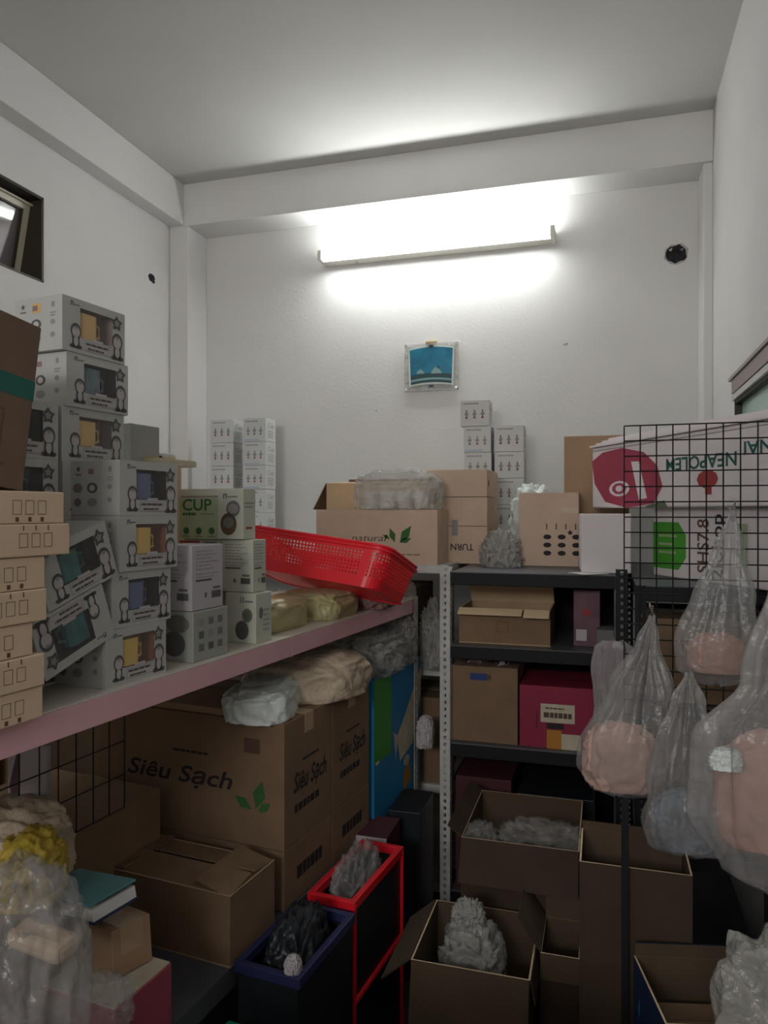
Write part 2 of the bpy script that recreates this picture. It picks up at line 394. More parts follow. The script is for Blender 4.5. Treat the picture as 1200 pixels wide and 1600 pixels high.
# white rack on the left of the back wall
rackw = empty('shelf_rack', (-1.2, 2.785, 0))
tag(rackw, 'white slotted-angle rack against the back wall holding the carton with a green leaf', 'shelf')
for z in (1.345, .95, .5, .12): board(rackw, -.92, .63, .0, .96, z, .03, 'white_metal')
angle_post(rackw, .648, -.012, 0, 1.343, 'white_metal', -1, 1, .042); angle_post(rackw, -.92, -.004, 0, 1.343, 'white_metal', 1, 1)
angle_post(rackw, .655, .965, 0, 1.343, 'white_metal', -1, -1); angle_post(rackw, -.92, .965, 0, 1.343, 'white_metal', 1, -1)
# black rack on the right
rackb = empty('shelf_rack', (-.22, 2.6, 0))
tag(rackb, 'black metal rack on the right half of the back wall, with open cartons on it', 'shelf')
for z in (1.337, 1.075, .727, .2): board(rackb, -.30, .26, 0, .72, z, .045, 'grey_metal', 'black_metal')
angle_post(rackb, .262, -.03, 0, 1.36, 'black_metal', 1, 1, .036)
angle_post(rackb, -.304, .724, 0, 1.337, 'black_metal', 1, -1); angle_post(rackb, .264, .724, 0, 1.337, 'black_metal', -1, -1); angle_post(rackb, -.304, -.004, 0, 1.337, 'white_metal', -1, 1, .036)
mb = MB(); mb.box(-.30, .26, .715, .72, .2, 1.33, 'black_metal'); mb.build('back_panel', rackb)
mb = MB(); mb.tube([(.04, .70, 1.29), (.21, .70, 1.09)], .006, 'grey_metal', 6); mb.build('brace', rackb)
# black rack in the right corner, deeper
rackc = empty('shelf_rack', (.285, 2.32, 0))
tag(rackc, 'black metal rack in the right corner behind the wire grid, under the white boxes', 'shelf')
for z in (1.332, .98, .55, .15): board(rackc, -.19, .18, 0, 1.0, z, .045, 'grey_metal', 'black_metal')
for x, y, fx, fy in ((-.192, -.004, 1, 1), (.183, -.004, -1, 1), (-.192, 1.004, 1, -1), (.183, 1.004, -1, -1)):
    angle_post(rackc, x, y, 0, 1.332, 'black_metal', fx, fy, .03)

# ------------------------------------------------------------------ cartons
def carton(name, label, cat, loc, rz, w, d, h, m='card', prints=None, tape='tape', group=None, rx=0, ry=0, bevel=.002, seam=True, flaps=None, inner='card_inner', t=.004):
    """local frame: origin at the front right bottom corner, x in [-w,0], y in [0,d], z in [0,h]"""
    mb = MB()
    root = empty(name, loc, rz, rx, ry) if (tape and not flaps) or flaps else None
    if flaps is None:
        mb.box(-w, 0, 0, d, 0, h, m)
        if seam:
            Face(mb, (-w, 0, h), (1, 0, 0), (0, 1, 0)).rect(0, d / 2 - .001, w, d / 2 + .001, 'ink_brown')
    else:
        mb.box(-w, 0, 0, d, 0, t, inner)
        mb.box(-w, 0, 0, t, t, h, m); mb.box(-w, 0, d - t, d, t, h, m); mb.box(-w, -w + t, t, d - t, t, h, m); mb.box(-t, 0, t, d - t, t, h, m)
        for a in (((-w + t, t + .0004, t), (1, 0, 0), (0, 0, 1)), ):
            pass
        mb.face([(-w + t, t + .0005, t), (-w + t, t + .0005, h), (-t, t + .0005, h), (-t, t + .0005, t)], inner)
        mb.face([(-w + t, d - t - .0005, t), (-t, d - t - .0005, t), (-t, d - t - .0005, h), (-w + t, d - t - .0005, h)], inner)
        for x in (-w + t + .0005, -t - .0005): mb.face([(x, t, t), (x, d - t, t), (x, d - t, h), (x, t, h)], inner)
        for x0, x1, y0, y1 in ((-w, 0, 0, t), (-w, 0, d - t, d), (-w, -w + t, t, d - t), (-t, 0, t, d - t)):
            mb.face([(x0, y0, h + .0005), (x1, y0, h + .0005), (x1, y1, h + .0005), (x0, y1, h + .0005)], 'card_edge')
    F = {'F': Face(mb, (-w, 0, 0), (1, 0, 0), (0, 0, 1)), 'R': Face(mb, (0, 0, 0), (0, 1, 0), (0, 0, 1)),
         'L': Face(mb, (-w, d, 0), (0, -1, 0), (0, 0, 1)), 'T': Face(mb, (-w, 0, h), (1, 0, 0), (0, 1, 0))}
    if prints: prints(F, w, d, h)
    if root is None:
        o = mb.build(name, bevel=bevel); o.location = loc; o.rotation_euler = (rx, ry, rz); root = o
    else:
        mb.build('carton_body', root, bevel=bevel if not flaps else 0)
        if tape and not flaps:
            tb = MB(); tw = .024
            tb.box(-w - .0008, .0008, d / 2 - tw, d / 2 + tw, h, h + .001, tape); tb.box(0, .001, d / 2 - tw, d / 2 + tw, h - .05, h, tape); tb.box(-w - .001, -w, d / 2 - tw, d / 2 + tw, h - .05, h, tape)
            tb.build('tape', root)
        for fl in (flaps or []):
            side, ang, ln = fl[:3]; x0, x1 = (fl[3:5] if len(fl) > 3 else (0, 1)); fm = fl[5] if len(fl) > 5 else m; fi = fl[6] if len(fl) > 6 else inner
            L_ = w if side in 'FK' else d; a0, a1 = L_ * x0 + .002, L_ * x1 - .002
            fb = MB(); fb.box(a0, a1, 0, ln, 0, t * .8, fm)
            fb.face([(a0, 0, t * .8 + .0005), (a1, 0, t * .8 + .0005), (a1, ln, t * .8 + .0005), (a0, ln, t * .8 + .0005)], fi)
            # hinge: +y of the flap points outwards; angle 0 = lying flat outwards, 90 = standing, 180 = closed
            base = {'F': Matrix.Translation((0, 0, h)) @ Matrix.Rotation(pi, 4, 'Z'), 'K': Matrix.Translation((-w, d, h)),
                    'R': Matrix.Translation((0, d, h)) @ Matrix.Rotation(-pi / 2, 4, 'Z'), 'L': Matrix.Translation((-w, 0, h)) @ Matrix.Rotation(pi / 2, 4, 'Z')}[side]
            fb.build('flap', root, M=base @ Matrix.Rotation(radians(ang), 4, 'X'))
    return tag(root, label, cat, group)

def kid(f, u, v, s, l=0):
    """small printed doll-like blob with a dark outline"""
    f.ell(u, v + .26 * s, .30 * s, .34 * s, 'outline', l); f.poly([(u - .22 * s, v - .5 * s), (u + .22 * s, v - .5 * s), (u + .2 * s, v + .1 * s), (u - .2 * s, v + .1 * s)], 'outline', l)
    f.ell(u - .2 * s, v - .42 * s, .16 * s, .09 * s, 'outline', l); f.ell(u + .2 * s, v - .42 * s, .16 * s, .09 * s, 'outline', l)
    f.ell(u, v + .22 * s, .22 * s, .25 * s, 'kid_fill', l + 1); f.ell(u, v - .18 * s, .13 * s, .22 * s, 'kid_fill', l + 1); f.ell(u, v + .40 * s, .10 * s, .06 * s, 'ink_lite', l + 2)

def lines(f, u0, v0, u1, v1, n, m, th=.35, l=1, sd=0):
    random.seed(sd); st = (v1 - v0) / n
    for k in range(n):
        e = u0 + (u1 - u0) * random.uniform(.7, 1.0); x = u0; vv = v1 - (k + .5) * st
        while x < e:
            nx = min(e, x + (u1 - u0) * random.uniform(.07, .22)); f.rect(x, vv - st * th / 2, nx, vv + st * th / 2, m, l); x = nx + (u1 - u0) * .025

def rr(u, a, b, r):
    """point on a rounded rectangle, u in [0,1)"""
    L = [2 * (a - r), pi * r / 2, 2 * (b - r), pi * r / 2, 2 * (a - r), pi * r / 2, 2 * (b - r), pi * r / 2]; T = sum(L); s = (u % 1) * T
    cs = [(a - r, -(b - r), -pi / 2), (a - r, b - r, 0), (-(a - r), b - r, pi / 2), (-(a - r), -(b - r), pi)]
    for k in range(4):
        if s <= L[2 * k]:
            q = s / L[2 * k] if L[2 * k] else 0
            c0 = cs[k - 1] if k else cs[3]; c1 = cs[k]; an = c1[2]
            p0 = (c0[0] + r * cos(an), c0[1] + r * sin(an)); p1 = (c1[0] + r * cos(an), c1[1] + r * sin(an)); return (p0[0] + (p1[0] - p0[0]) * q, p0[1] + (p1[1] - p0[1]) * q)
        s -= L[2 * k]
        if s <= L[2 * k + 1]:
            an = cs[k][2] + pi / 2 * s / L[2 * k + 1]; return (cs[k][0] + r * cos(an), cs[k][1] + r * sin(an))
        s -= L[2 * k + 1]
    return (0, 0)
# window box for cups, built once per look
TW, TD, TH = .122, .165, .104
def toy_box(cup, back):
    root = empty('cup_box', (0, 0, 0)); mb = MB()
    y0, y1, z0, z1, dp = .044, .130, .030, .088, .030
    mb.box(-TW, 0, 0, TD, 0, TH, 'white_card', skip='R')
    for a in ((0, 0, TD, z0), (0, z1, TD, TH), (0, z0, y0, z1), (y1, z0, TD, z1)):
        mb.face([(0, a[0], a[1]), (0, a[2], a[1]), (0, a[2], a[3]), (0, a[0], a[3])], 'white_card')
    mb.face([(-dp, y0, z0), (-dp, y1, z0), (-dp, y1, z1), (-dp, y0, z1)], back)
    mb.face([(0, y0, z0), (0, y1, z0), (-dp, y1, z0), (-dp, y0, z0)], back); mb.face([(0, y0, z1), (-dp, y0, z1), (-dp, y1, z1), (0, y1, z1)], back)
    mb.face([(0, y0, z0), (-dp, y0, z0), (-dp, y0, z1), (0, y0, z1)], back); mb.face([(0, y1, z0), (0, y1, z1), (-dp, y1, z1), (-dp, y1, z0)], back)
    f = Face(mb, (0, 0, 0), (0, 1, 0), (0, 0, 1))
    f.rect(.020, .088, .022, .096, 'outline'); f.rect(.025, .088, .027, .096, 'outline'); f.rect(.020, .095, .027, .097, 'outline')
    lines(f, .029, .089, .043, .094, 1, 'ink_grey', .5, sd=2)
    # printed banner under the window
    f.rect(.054, .008, .130, .027, 'kid_fill', 0); f.rect(.074, .027, .104, .034, 'kid_fill', 0); f.ring(.054, .008, .130, .0275, .0006, 'ink_grey', 1)
    lines(f, .058, .018, .126, .0255, 1, 'outline', .55, 2, 5); lines(f, .062, .009, .118, .0165, 1, 'outline', .5, 2, 8)
    kid(f, .033, .030, .044, 0); kid(f, .143, .030, .050, 0)
    f.star(.141, .080, .0165, 'outline', 2, .6); f.star(.141, .080, .0085, 'ink_lite', 3, .6)
    # small pictures on the end panel
    g = Face(mb, (-TW, 0, 0), (1, 0, 0), (0, 0, 1))
    g.star(.022, .088, .006, 'outline'); g.rect(.015, .076, .030, .079, 'ink_grey')
    g.rect(.045, .074, .068, .092, 'cup_amber' if back != 'cup_black' else 'kid_fill', 0); g.rect(.047, .078, .060, .088, 'cup_mauve', 1)
    g.ell(.020, .052, .012, .009, 'cup_mauve'); g.ell(.056, .052, .013, .010, 'outline'); g.ell(.056, .052, .007, .006, 'kid_fill', 1)
    g.ell(.020, .025, .009, .008, 'ink_grey'); g.ell(.056, .025, .012, .008, 'ink_lite'); g.rect(.095, .082, .103, .092, 'ink_lite')
    g.ell(.098, .054, .006, .005, 'ink_lite'); g.ell(.098, .030, .006, .005, 'ink_lite'); lines(g, .092, .064, .108, .074, 2, 'ink_lite', .4)
    mb.build('box_body', root, bevel=.001)
    cb = MB()
    def fn(u, v):
        x, y = rr(u, .0125, .0235 + .001 * v, .010); return (-.0155 + x, y0 + .0265 + y, z0 + .001 + .050 * v)
    cb.grid(fn, 28, 3, cup, closed_u=True, cap=True)
    hb = MB(); hb.tube([(-.015, y0 + .050, z0 + .038), (-.015, y0 + .064, z0 + .034), (-.015, y0 + .064, z0 + .014), (-.015, y0 + .050, z0 + .010)], .003, cup)
    cupo = cb.build('cup', root); hb.build('cup_handle', cupo)
    wb = MB(); wb.box(-.0012, -.0006, y0, y1, z0, z1, 'film_clear'); wb.build('window_film', root)
    return root
protos = {}
def put_toy(kind, loc, label, ry=0, rx=0, rz=SR, group=None):
    if kind not in protos:
        protos[kind] = toy_box(*kind); o = protos[kind]
    else: o = copy_tree(protos[kind])
    o.location = loc; o.rotation_euler = (rx, ry, rz); tag(o, label, 'box', group); return o
K_am = ('cup_amber', 'cup_mauve'); K_sl = ('cup_slate', 'cup_black'); K_ye = ('cup_yellow', 'cup_brown'); K_te = ('cup_teal', 'cup_black'); K_bl = ('cup_blue', 'cup_black')
GT = 'window boxes with cups on the pink shelf'
A0, AB, ZS = .25, .137, 1.23
lab = ['lowest grey window cup box at the foot of the tallest stack', 'second lowest grey window cup box in the tallest stack', 'third grey window cup box up in the tallest stack, hidden behind tilted boxes', 'middle grey window cup box in the tallest stack behind others',
       'third from top of the tallest stack, white window box with amber cup', 'second from top of the tallest stack, white window box with slate patterned cup', 'topmost grey window box with amber cup, crowning the tallest stack']
kinds = [K_te, K_bl, K_te, K_am, K_am, K_sl, K_am]
jit = [(0, 0), (.002, .004), (0, 0), (.003, .002), (.004, .006), (.012, .002), (0, 0)]
for i in range(7):
    put_toy(kinds[i], SL(A0 + jit[i][0], AB + jit[i][1], ZS + i * (TH + .0004)), lab[i], group=GT)
lab = ['bottom white window box with yellow cup on the pink shelf edge', 'white window box with blue cup, second up from the shelf edge', 'white window box with yellow cup, third up in the nearer stack', 'white window box with dark blue cup on top of the nearer stack of four']
for i, (k, da) in enumerate(((K_ye, .237), (K_bl, .256), (K_ye, .272), (K_bl, .273))):
    put_toy(k, SL(da, .02 + (.004 if i == 1 else 0), ZS + i * (TH + .0004)), lab[i], group=GT)
lab = ['lowest cup box of the short stack hidden behind the beige cartons', 'second cup box of the short stack hidden behind the beige cartons', 'third cup box of the short stack hidden behind the beige cartons', 'teal cup window box partly hidden by the big brown carton, lower of two', 'teal cup window box showing beside the big brown carton, upper of two']
for i in range(5): put_toy(K_te, SL(A0 - TD - .006, AB + .004, ZS + i * (TH + .0004)), lab[i], group=GT)
# two boxes leaning between the stacks (tilted in the plane of their window faces)
def tilt_toy(kind, a, b, z, ang, label, flip=False):
    o = copy_tree(protos[kind])
    M = Matrix.Translation(SL(a, b, z)) @ Matrix.Rotation(SR, 4, 'Z') @ Matrix.Rotation(radians(ang), 4, 'X')
    if flip: M = M @ Matrix.Rotation(pi, 4, 'X')
    o.matrix_world = M; tag(o, label, 'box', GT); return o
tilt_toy(K_te, .110, .018, 1.383, 19, 'tilted window box with teal cup leaning upright against the nearer stack')
tilt_toy(K_te, .225, .018, 1.425, 19, 'upside-down tilted window box with teal cup below the other leaning box', flip=True)

# beige flat cartons at the shelf's near end
def pr_beige(sd):
    def p(F, w, d, h):
        f = F['R']; random.seed(sd)
        for k in range(3):
            u = d - .044 - k * .023
            f.ring(u - .008, h * .28, u + .008, h * .72, .0009, 'ink_brown')
            if sd % 2: f.rect(u - .001, h * .80, u + .001, h * .96, 'ink_brown')
            else: f.rect(u - .003, h * .06, u + .003, h * .2, 'ink_brown')
    return p
ends = [.062, .062, .043, .066, .066, .112, .104]
names = ['lowest beige flat carton on the pink shelf edge', 'beige flat carton second from the bottom of its stack', 'set-back beige flat carton third from the bottom of its stack', 'beige flat carton in the middle of its stack of seven',
         'pinkish beige flat carton third from the top of its stack', 'beige flat carton sticking out furthest, second from top of its stack', 'top beige flat carton under the tilted brown carton']
z = ZS
for i, e in enumerate(ends):
    h = .0495
    carton('flat_carton', names[i], 'box', SL(e - .20, -.020 - .004 * (i % 2), z + .0005), SR, .16, .20, h, 'card_beige', pr_beige(i), None, 'beige flat cartons at the left end of the shelf'); z += h + .0008
# big tilted brown carton
def pr_big(F, w, d, h):
    f = F['R']; f.rect(0, h * .54, d, h * .66, 'ink_teal'); f.ring(d * .45, h * .2, d * .78, h * .45, .003, 'ink_brown'); lines(f, d * .3, h * .05, d * .85, h * .16, 2, 'ink_brown', .4)
carton('carton', 'large dark brown carton with a green band, leaning at the far left edge', 'box', SL(-.182, -.004, z + .031), SR, .22, .222, .262, 'card_umber', pr_big, None, rx=radians(-8))

# CUP boxes
def pr_cupside(F, w, d, h):
    g = F['F']; g.rect(.0, 0, w * .62, h * .8, 'sage_print', 0); g.rect(w * .03, h * .82, w * .62, h * .86, 'ink_lite', 1)
    g.text('CUP', w * .06, h * .56, w * .52, h * .80, 'ink_green', 1, bold=.02); lines(g, w * .06, h * .46, w * .34, h * .53, 1, 'ink_green', .8, 1, 3); lines(g, w * .36, h * .47, w * .62, h * .52, 1, 'ink_grey', .4, 1, 4)
    g.rect(w * .04, h * .26, w * .62, h * .42, 'ink_lite', 1) if False else None
    for k in range(3): g.ell(w * (.12 + .2 * k), h * .16, h * .07, h * .07, 'ink_green', 1); g.rect(w * (.06 + .2 * k), h * .04, w * (.18 + .2 * k), h * .06, 'ink_grey', 1)
    g.text('Cup', w * .72, h * .82, w * .78, h * .90, 'ink_grey', 1) if False else None
    g.rect(w * .70, h * .80, w * .715, h * .89, 'outline', 1); g.rect(w * .74, h * .80, w * .755, h * .89, 'outline', 1); g.rect(w * .70, h * .875, w * .755, h * .895, 'outline', 1); lines(g, w * .77, h * .81, w * .92, h * .86, 1, 'ink_grey', .5)
    g.ell(w * .85, h * .60, h * .16, h * .16, 'ink_grey', 1); g.ell(w * .85, h * .60, h * .12, h * .10, 'ink_lite', 2); g.ell(w * .78, h * .30, h * .19, h * .22, 'ink_brown', 1); g.ell(w * .78, h * .33, h * .12, h * .11, 'ink_grey', 2)
    f = F['R']; lines(f, d * .1, h * .6, d * .9, h * .75, 2, 'ink_lite'); f.rect(d * .2, h * .2, d * .7, h * .24, 'ink_red')
def pr_label(F, w, d, h):
    for k in 'FR':
        f = F[k]; W = w if k == 'F' else d
        lines(f, W * .12, h * .60, W * .85, h * .93, 6, 'ink_lite', .3, 1, 1); f.rect(W * .12, h * .44, W * .62, h * .47, 'outline', 1)
        lines(f, W * .12, h * .48, W * .85, h * .58, 2, 'ink_lite', .3, 1, 2)
        f.rect(W * .62, h * .16, W * .92, h * .27, 'outline', 1); f.rect(W * .40, h * .18, W * .46, h * .26, 'outline', 1); f.rect(W * .66, h * .30, W * .9, h * .34, 'ink_grey', 1)
def pr_icons(F, w, d, h):
    f = F['R']
    for a in range(3):
        for b in range(3): f.rect(d * (.15 + .27 * a), h * (.2 + .25 * b), d * (.29 + .27 * a), h * (.34 + .25 * b), ['ink_grey', 'outline', 'ink_lite'][(a + b) % 3] if a != 2 else 'ink_grey', 1)
    g = F['F']; g.ell(w * .6, h * .75, w * .3, h * .18, 'ink_grey', 1); g.ell(w * .5, h * .35, w * .3, h * .25, 'outline', 1)
def pr_balls(F, w, d, h):
    g = F['F']; g.rect(w * .5, h * .80, w * .53, h * .92, 'outline', 1); g.rect(w * .58, h * .80, w * .61, h * .92, 'outline', 1); lines(g, w * .65, h * .80, w * .92, h * .87, 1, 'ink_grey', .5)
    g.ell(w * .72, h * .56, w * .17, h * .14, 'ink_grey', 1); g.ell(w * .72, h * .56, w * .10, h * .09, 'olive_print', 2); g.ell(w * .55, h * .26, w * .22, h * .19, 'outline', 1)
    f = F['R']; f.ell(d * .3, h * .6, d * .12, h * .12, 'ink_grey', 1); lines(f, d * .45, h * .2, d * .85, h * .7, 5, 'ink_lite', .25)
GC = 'cup packaging boxes beside the red basket'
carton('cup_package', 'grey icon-printed package standing at the shelf edge, under the lilac one', 'box', SL(.487, .018, ZS), SR, .10, .125, .108, 'grey_card', pr_icons, None, GC)
carton('cup_package', 'lilac package with small text lines, standing on the icon-printed one', 'box', SL(.487, .022, ZS + .109), SR, .10, .112, .140, 'lilac_card', pr_balls and pr_label, None, GC)
carton('cup_package', 'sage package with two dark cup pictures at the shelf edge, left of the packs', 'box', SL(.732, .02, ZS), SR, .088, .072, .122, 'sage_card', pr_balls, None, GC)
carton('cup_package', 'sage package with text lines and barcode directly under the CUP box', 'box', SL(.742, .035, ZS + .123), SR, .092, .06, .129, 'sage_card', pr_label, None, GC)
carton('cup_package', 'pale green package lettered CUP lying on top of the cup packages', 'box', SL(.730, .055, ZS + .253), SR, .192, .055, .125, 'sage_card', pr_cupside, None, GC)
carton('cup_package', 'sage package with red strip wedged under the CUP box, behind the lilac one', 'box', SL(.745, .130, ZS), SR, .13, .07, .252, 'sage_card', lambda F, w, d, h: (F['F'].rect(0, h * .90, w * .5, h * .98, 'ink_red'), F['F'].rect(w * .6, h * .90, w * .9, h * .97, 'ink_grey')), None, GC)
# things behind the tall stack
carton('small_carton', 'plain small grey carton peeking out right of the tallest cup box stack', 'box', SL(.56, .25, 1.585), SR, .10, .10, .172, 'grey_card', None, None)
for k, (a, b_, hh, nm) in enumerate(((.50, .22, .118, 'lowest'), (.50, .22, .118, 'middle'), (.50, .22, .118, 'upper'))):
    carton('plain_carton', '%s of the plain cartons stacked behind the nearer cup boxes' % nm, 'box', SL(a, b_, ZS + k * .1185), SR, .20, .20, hh, 'card_light', None, None, 'plain cartons behind the cup boxes')
fb = MB(); fb.box(-.17, 0, 0, .16, 0, .014, 'cream'); fb.box(-.168, -.002, .001, .159, .014, .016, 'cup_yellow')
o = fb.build('flat_yellow_box', bevel=.001); o.location = SL(.60, .215, 1.6635); o.rotation_euler = (0, 0, SR); tag(o, 'flat yellowish box lying on plain cartons behind the cup boxes', 'box')
b_sup = carton('plain_carton', 'topmost plain carton under the flat yellowish box behind the cup boxes', 'box', SL(.56, .215, ZS + 3 * .1185), SR, .18, .14, .0775, 'card_light', None, None, 'plain cartons behind the cup boxes')

# small tape dispenser-like roll on the yellow box
mb = MB()
def fn(u, v):
    a = 2 * pi * u; b = 2 * pi * v; return ((.022 + .008 * cos(b)) * cos(a), (.022 + .008 * cos(b)) * sin(a), .008 + .008 * sin(b))
mb.grid(fn, 20, 8, 'paper', closed_u=True); o = mb.build('tape_roll', smooth=True); o.location = SL(.70, .27, 1.680); tag(o, 'white tape roll lying on the flat yellowish box', 'tape')
mb = MB(); mb.box(-.03, 0, 0, .012, 0, .008, 'ink'); mb.box(-.022, -.012, .002, .010, .008, .012, 'ink'); o = mb.build('black_clip', bevel=.001); o.location = SL(.66, .25, 1.680); tag(o, 'small black clip beside the white tape roll', 'clip')

# ------------------------------------------------------------------ red basket
bk = empty('basket', (0, 0, 0)); tag(bk, 'bright red perforated plastic basket tipped over on the pink shelf', 'basket')
BA, BB, BH = .235, .15, .125
def bw(u, v):
    k = .91 + .09 * v; x, y = rr(u, BA * k, BB * k, .045); return (x, y, BH * v)
mb = MB(); mb.perf(bw, 128, 12, lambda i, j: 3 <= j <= 9 and i % 32 not in (0, 31), (.24, .22), 'red_plastic'); mb.build('side_wall', bk, solid=.0022)
mb = MB()
def bf(u, v): x, y = (u - .5) * 2, (v - .5) * 2; return (x * BA * .91 * .99, y * BB * .91 * .99, .004)
mb.perf(bf, 30, 20, lambda i, j: 2 <= i <= 27 and 2 <= j <= 17, (.25, .25), 'red_plastic'); mb.build('base', bk, solid=.0022)
mb = MB(); pts = [(*rr(k / 96, BA, BB, .045), BH) for k in range(97)]; mb.tube(pts, .005, 'red_plastic', 8)
pts = [(*rr(k / 96, BA * 1.02, BB * 1.02, .046), BH - .012) for k in range(97)]; mb.tube(pts, .003, 'red_plastic', 6); mb.build('rim', bk, smooth=True)
# rolled back about its long side, right end sagging
bk.matrix_world = Matrix.Translation((-.815, 2.17, 1.377)) @ Matrix.Rotation(radians(-6), 4, 'Z') @ Matrix.Rotation(radians(7), 4, 'Y') @ Matrix.Rotation(radians(-17), 4, 'X') @ Matrix.Translation((0, 0, -BH / 2))

# ------------------------------------------------------------------ crumpled bags and plastic
def blob(name, label, cat, loc, size, m, seed=0, amp=.22, freq=3.2, ridge=True, rz=0, sub=5, flat=.5, group=None, kind=None, parent=None, tail=None, power=.75):
    bm = bmesh.new(); bmesh.ops.create_icosphere(bm, subdivisions=sub, radius=1)
    off = Vector((seed * 3.1, seed * 1.7, seed * .9))
    for v in bm.verts:
        p = v.co.normalized(); q = Vector([math.copysign(abs(c) ** power, c) for c in p])
        n1 = noise.noise(p * freq + off); n2 = noise.noise(p * freq * 2.7 + off)
        if ridge: n1 = 1 - 2 * abs(n1) - .6; n2 = (1 - 2 * abs(n2)) - .6
        q *= 1 + amp * n1 + amp * .5 * n2
        if q.z < -flat: q.z = -flat + (q.z + flat) * .08
        if tail: tx, tz = tail; k = max(0, q.z - .35); q.x = q.x * max(.12, 1 - k * 1.1) + tx * k; q.y *= max(.12, 1 - k * 1.1); q.z += tz * k
        v.co = Vector((q.x * size[0], q.y * size[1], (q.z + flat) * size[2]))
    me = bpy.data.meshes.new(name); bm.to_mesh(me); bm.free(); me.materials.append(MATS[m])
    me.polygons.foreach_set('use_smooth', [True] * len(me.polygons))
    o = bpy.data.objects.new(name, me); COL.objects.link(o); o.location = loc; o.rotation_euler = (0, 0, rz)
    if parent: o.parent = parent
    return tag(o, label, cat, group, kind)

blob('plastic_pack', 'khaki yellow plastic pack on the pink shelf under the left end of the red basket', 'pack', SL(.96, .15, ZS), (.10, .13, .055), 'bag_khaki', 3, .10, 2.2, False, SR, flat=.55, power=.5)
blob('plastic_pack', 'khaki plastic pack lying flat under the middle of the red basket', 'pack', SL(1.24, .13, ZS), (.115, .12, .050), 'bag_khaki', 5, .12, 2.2, True, SR, flat=.55, power=.55)
blob('plastic_pack', 'crumpled maroon plastic pack under the drooping right end of the red basket', 'pack', SL(1.50, .10, ZS), (.12, .11, .062), 'bag_maroon', 6, .2, 2.8, True, SR, flat=.5, power=.7)
blob('plastic_bag', 'clear crumpled bag at the far end of the pink shelf by the post', 'bag', SL(1.74, .10, ZS), (.10, .09, .05), 'film', 8, .25, 3.5, True, SR, flat=.5)

# ------------------------------------------------------------------ back wall stacks of small white boxes
SWD = .125
def small_box(w_, tint):
    mb = MB(); w, d, h = w_, .12, .122
    mb.box(-w, 0, 0, d, 0, h, 'box_white')
    f = Face(mb, (-w, 0, 0), (1, 0, 0), (0, 0, 1)); lines(f, w * .1, h * .82, w * .8, h * .90, 1, 'ink_lite', .6, 1, 4)
    for k in range(3):
        u = w * (.22 + .28 * k); f.rect(u - .003, h * .28, u + .003, h * .62, 'ink_lite' if tint else 'ink_grey', 1); f.rect(u - .009, h * .42, u + .009, h * .50, 'ink_lite', 2); f.rect(u - .006, h * .30, u + .006, h * .34, 'ink_red' if (k == 1) == tint else 'ink_grey', 3)
    if tint: f.rect(w * .05, h * .03, w * .7, h * .10, 'blue_card', 1)
    g = Face(mb, (0, 0, 0), (0, 1, 0), (0, 0, 1)); g.text('Cup', d * .2, h * .55, d * .8, h * .8, 'ink_lite', 1); lines(g, d * .2, h * .15, d * .8, h * .5, 4, 'ink_lite', .35, 1, 6)
    o = mb.build('small_white_box', bevel=.0015); return o
ps = {0: small_box(.135, 0), 1: small_box(.128, 1)}
used = set()
def stack(x, y, z0, n, kind, desc, group):
    for k in range(n):
        o = ps[kind] if kind not in used else copy_tree(ps[kind]); used.add(kind)
        random.seed(int(x * 1000) + k); o.location = (x + random.uniform(-.002, .002), y, z0 + k * .1235)
        pos = {0: 'topmost', 1: 'second from the top', 2: 'third from the top', 3: 'fourth from the top', 4: 'fifth from the top'}.get(n - 1 - k, 'lowest')
        tag(o, 'small white box, %s of %s' % (pos, desc), 'box', group)
G1 = 'small white boxes stacked by the back wall on the left'; G2 = 'small white boxes stacked by the back wall on the right'
stack(-1.864, 3.50, 1.3455 + .077, 5, 0, 'the column nearest the left corner', G1)
stack(-1.672, 3.49, 1.3455 + .077, 5, 1, 'the column just above the red basket', G1)
mb = MB(); mb.box(-2.02, -1.64, 3.45, 3.66, 1.3455, 1.4215, 'card'); o = mb.build('flat_carton', bevel=.002); tag(o, 'flat brown carton under the two left columns of small white boxes', 'box')
mb = MB(); mb.box(-.72, -.33, 3.42, 3.68, 1.3455, 1.4605, 'card'); tag(mb.build('flat_carton', bevel=.002), 'flat brown carton under the right columns of small white boxes', 'box')
stack(-.502, 3.46, 1.461, 4, 1, 'the taller column on the wall\'s right side', G2)
o = ps[0]; c = copy_tree(o); c.location = (-.512, 3.455, 1.461 + 4 * .1235); tag(c, 'small white box crowning the taller column on the right of the back wall', 'box', G2)
stack(-.352, 3.46, 1.461, 4, 0, 'the shorter column at the wall\'s right', G2)
mb = MB(); mb.box(-1.30, -1.14, 3.45, 3.60, 1.3455, 1.555, 'grey_card'); tag(mb.build('small_grey_box', bevel=.002), 'small grey box behind the red basket, left of the open carton flap', 'box')

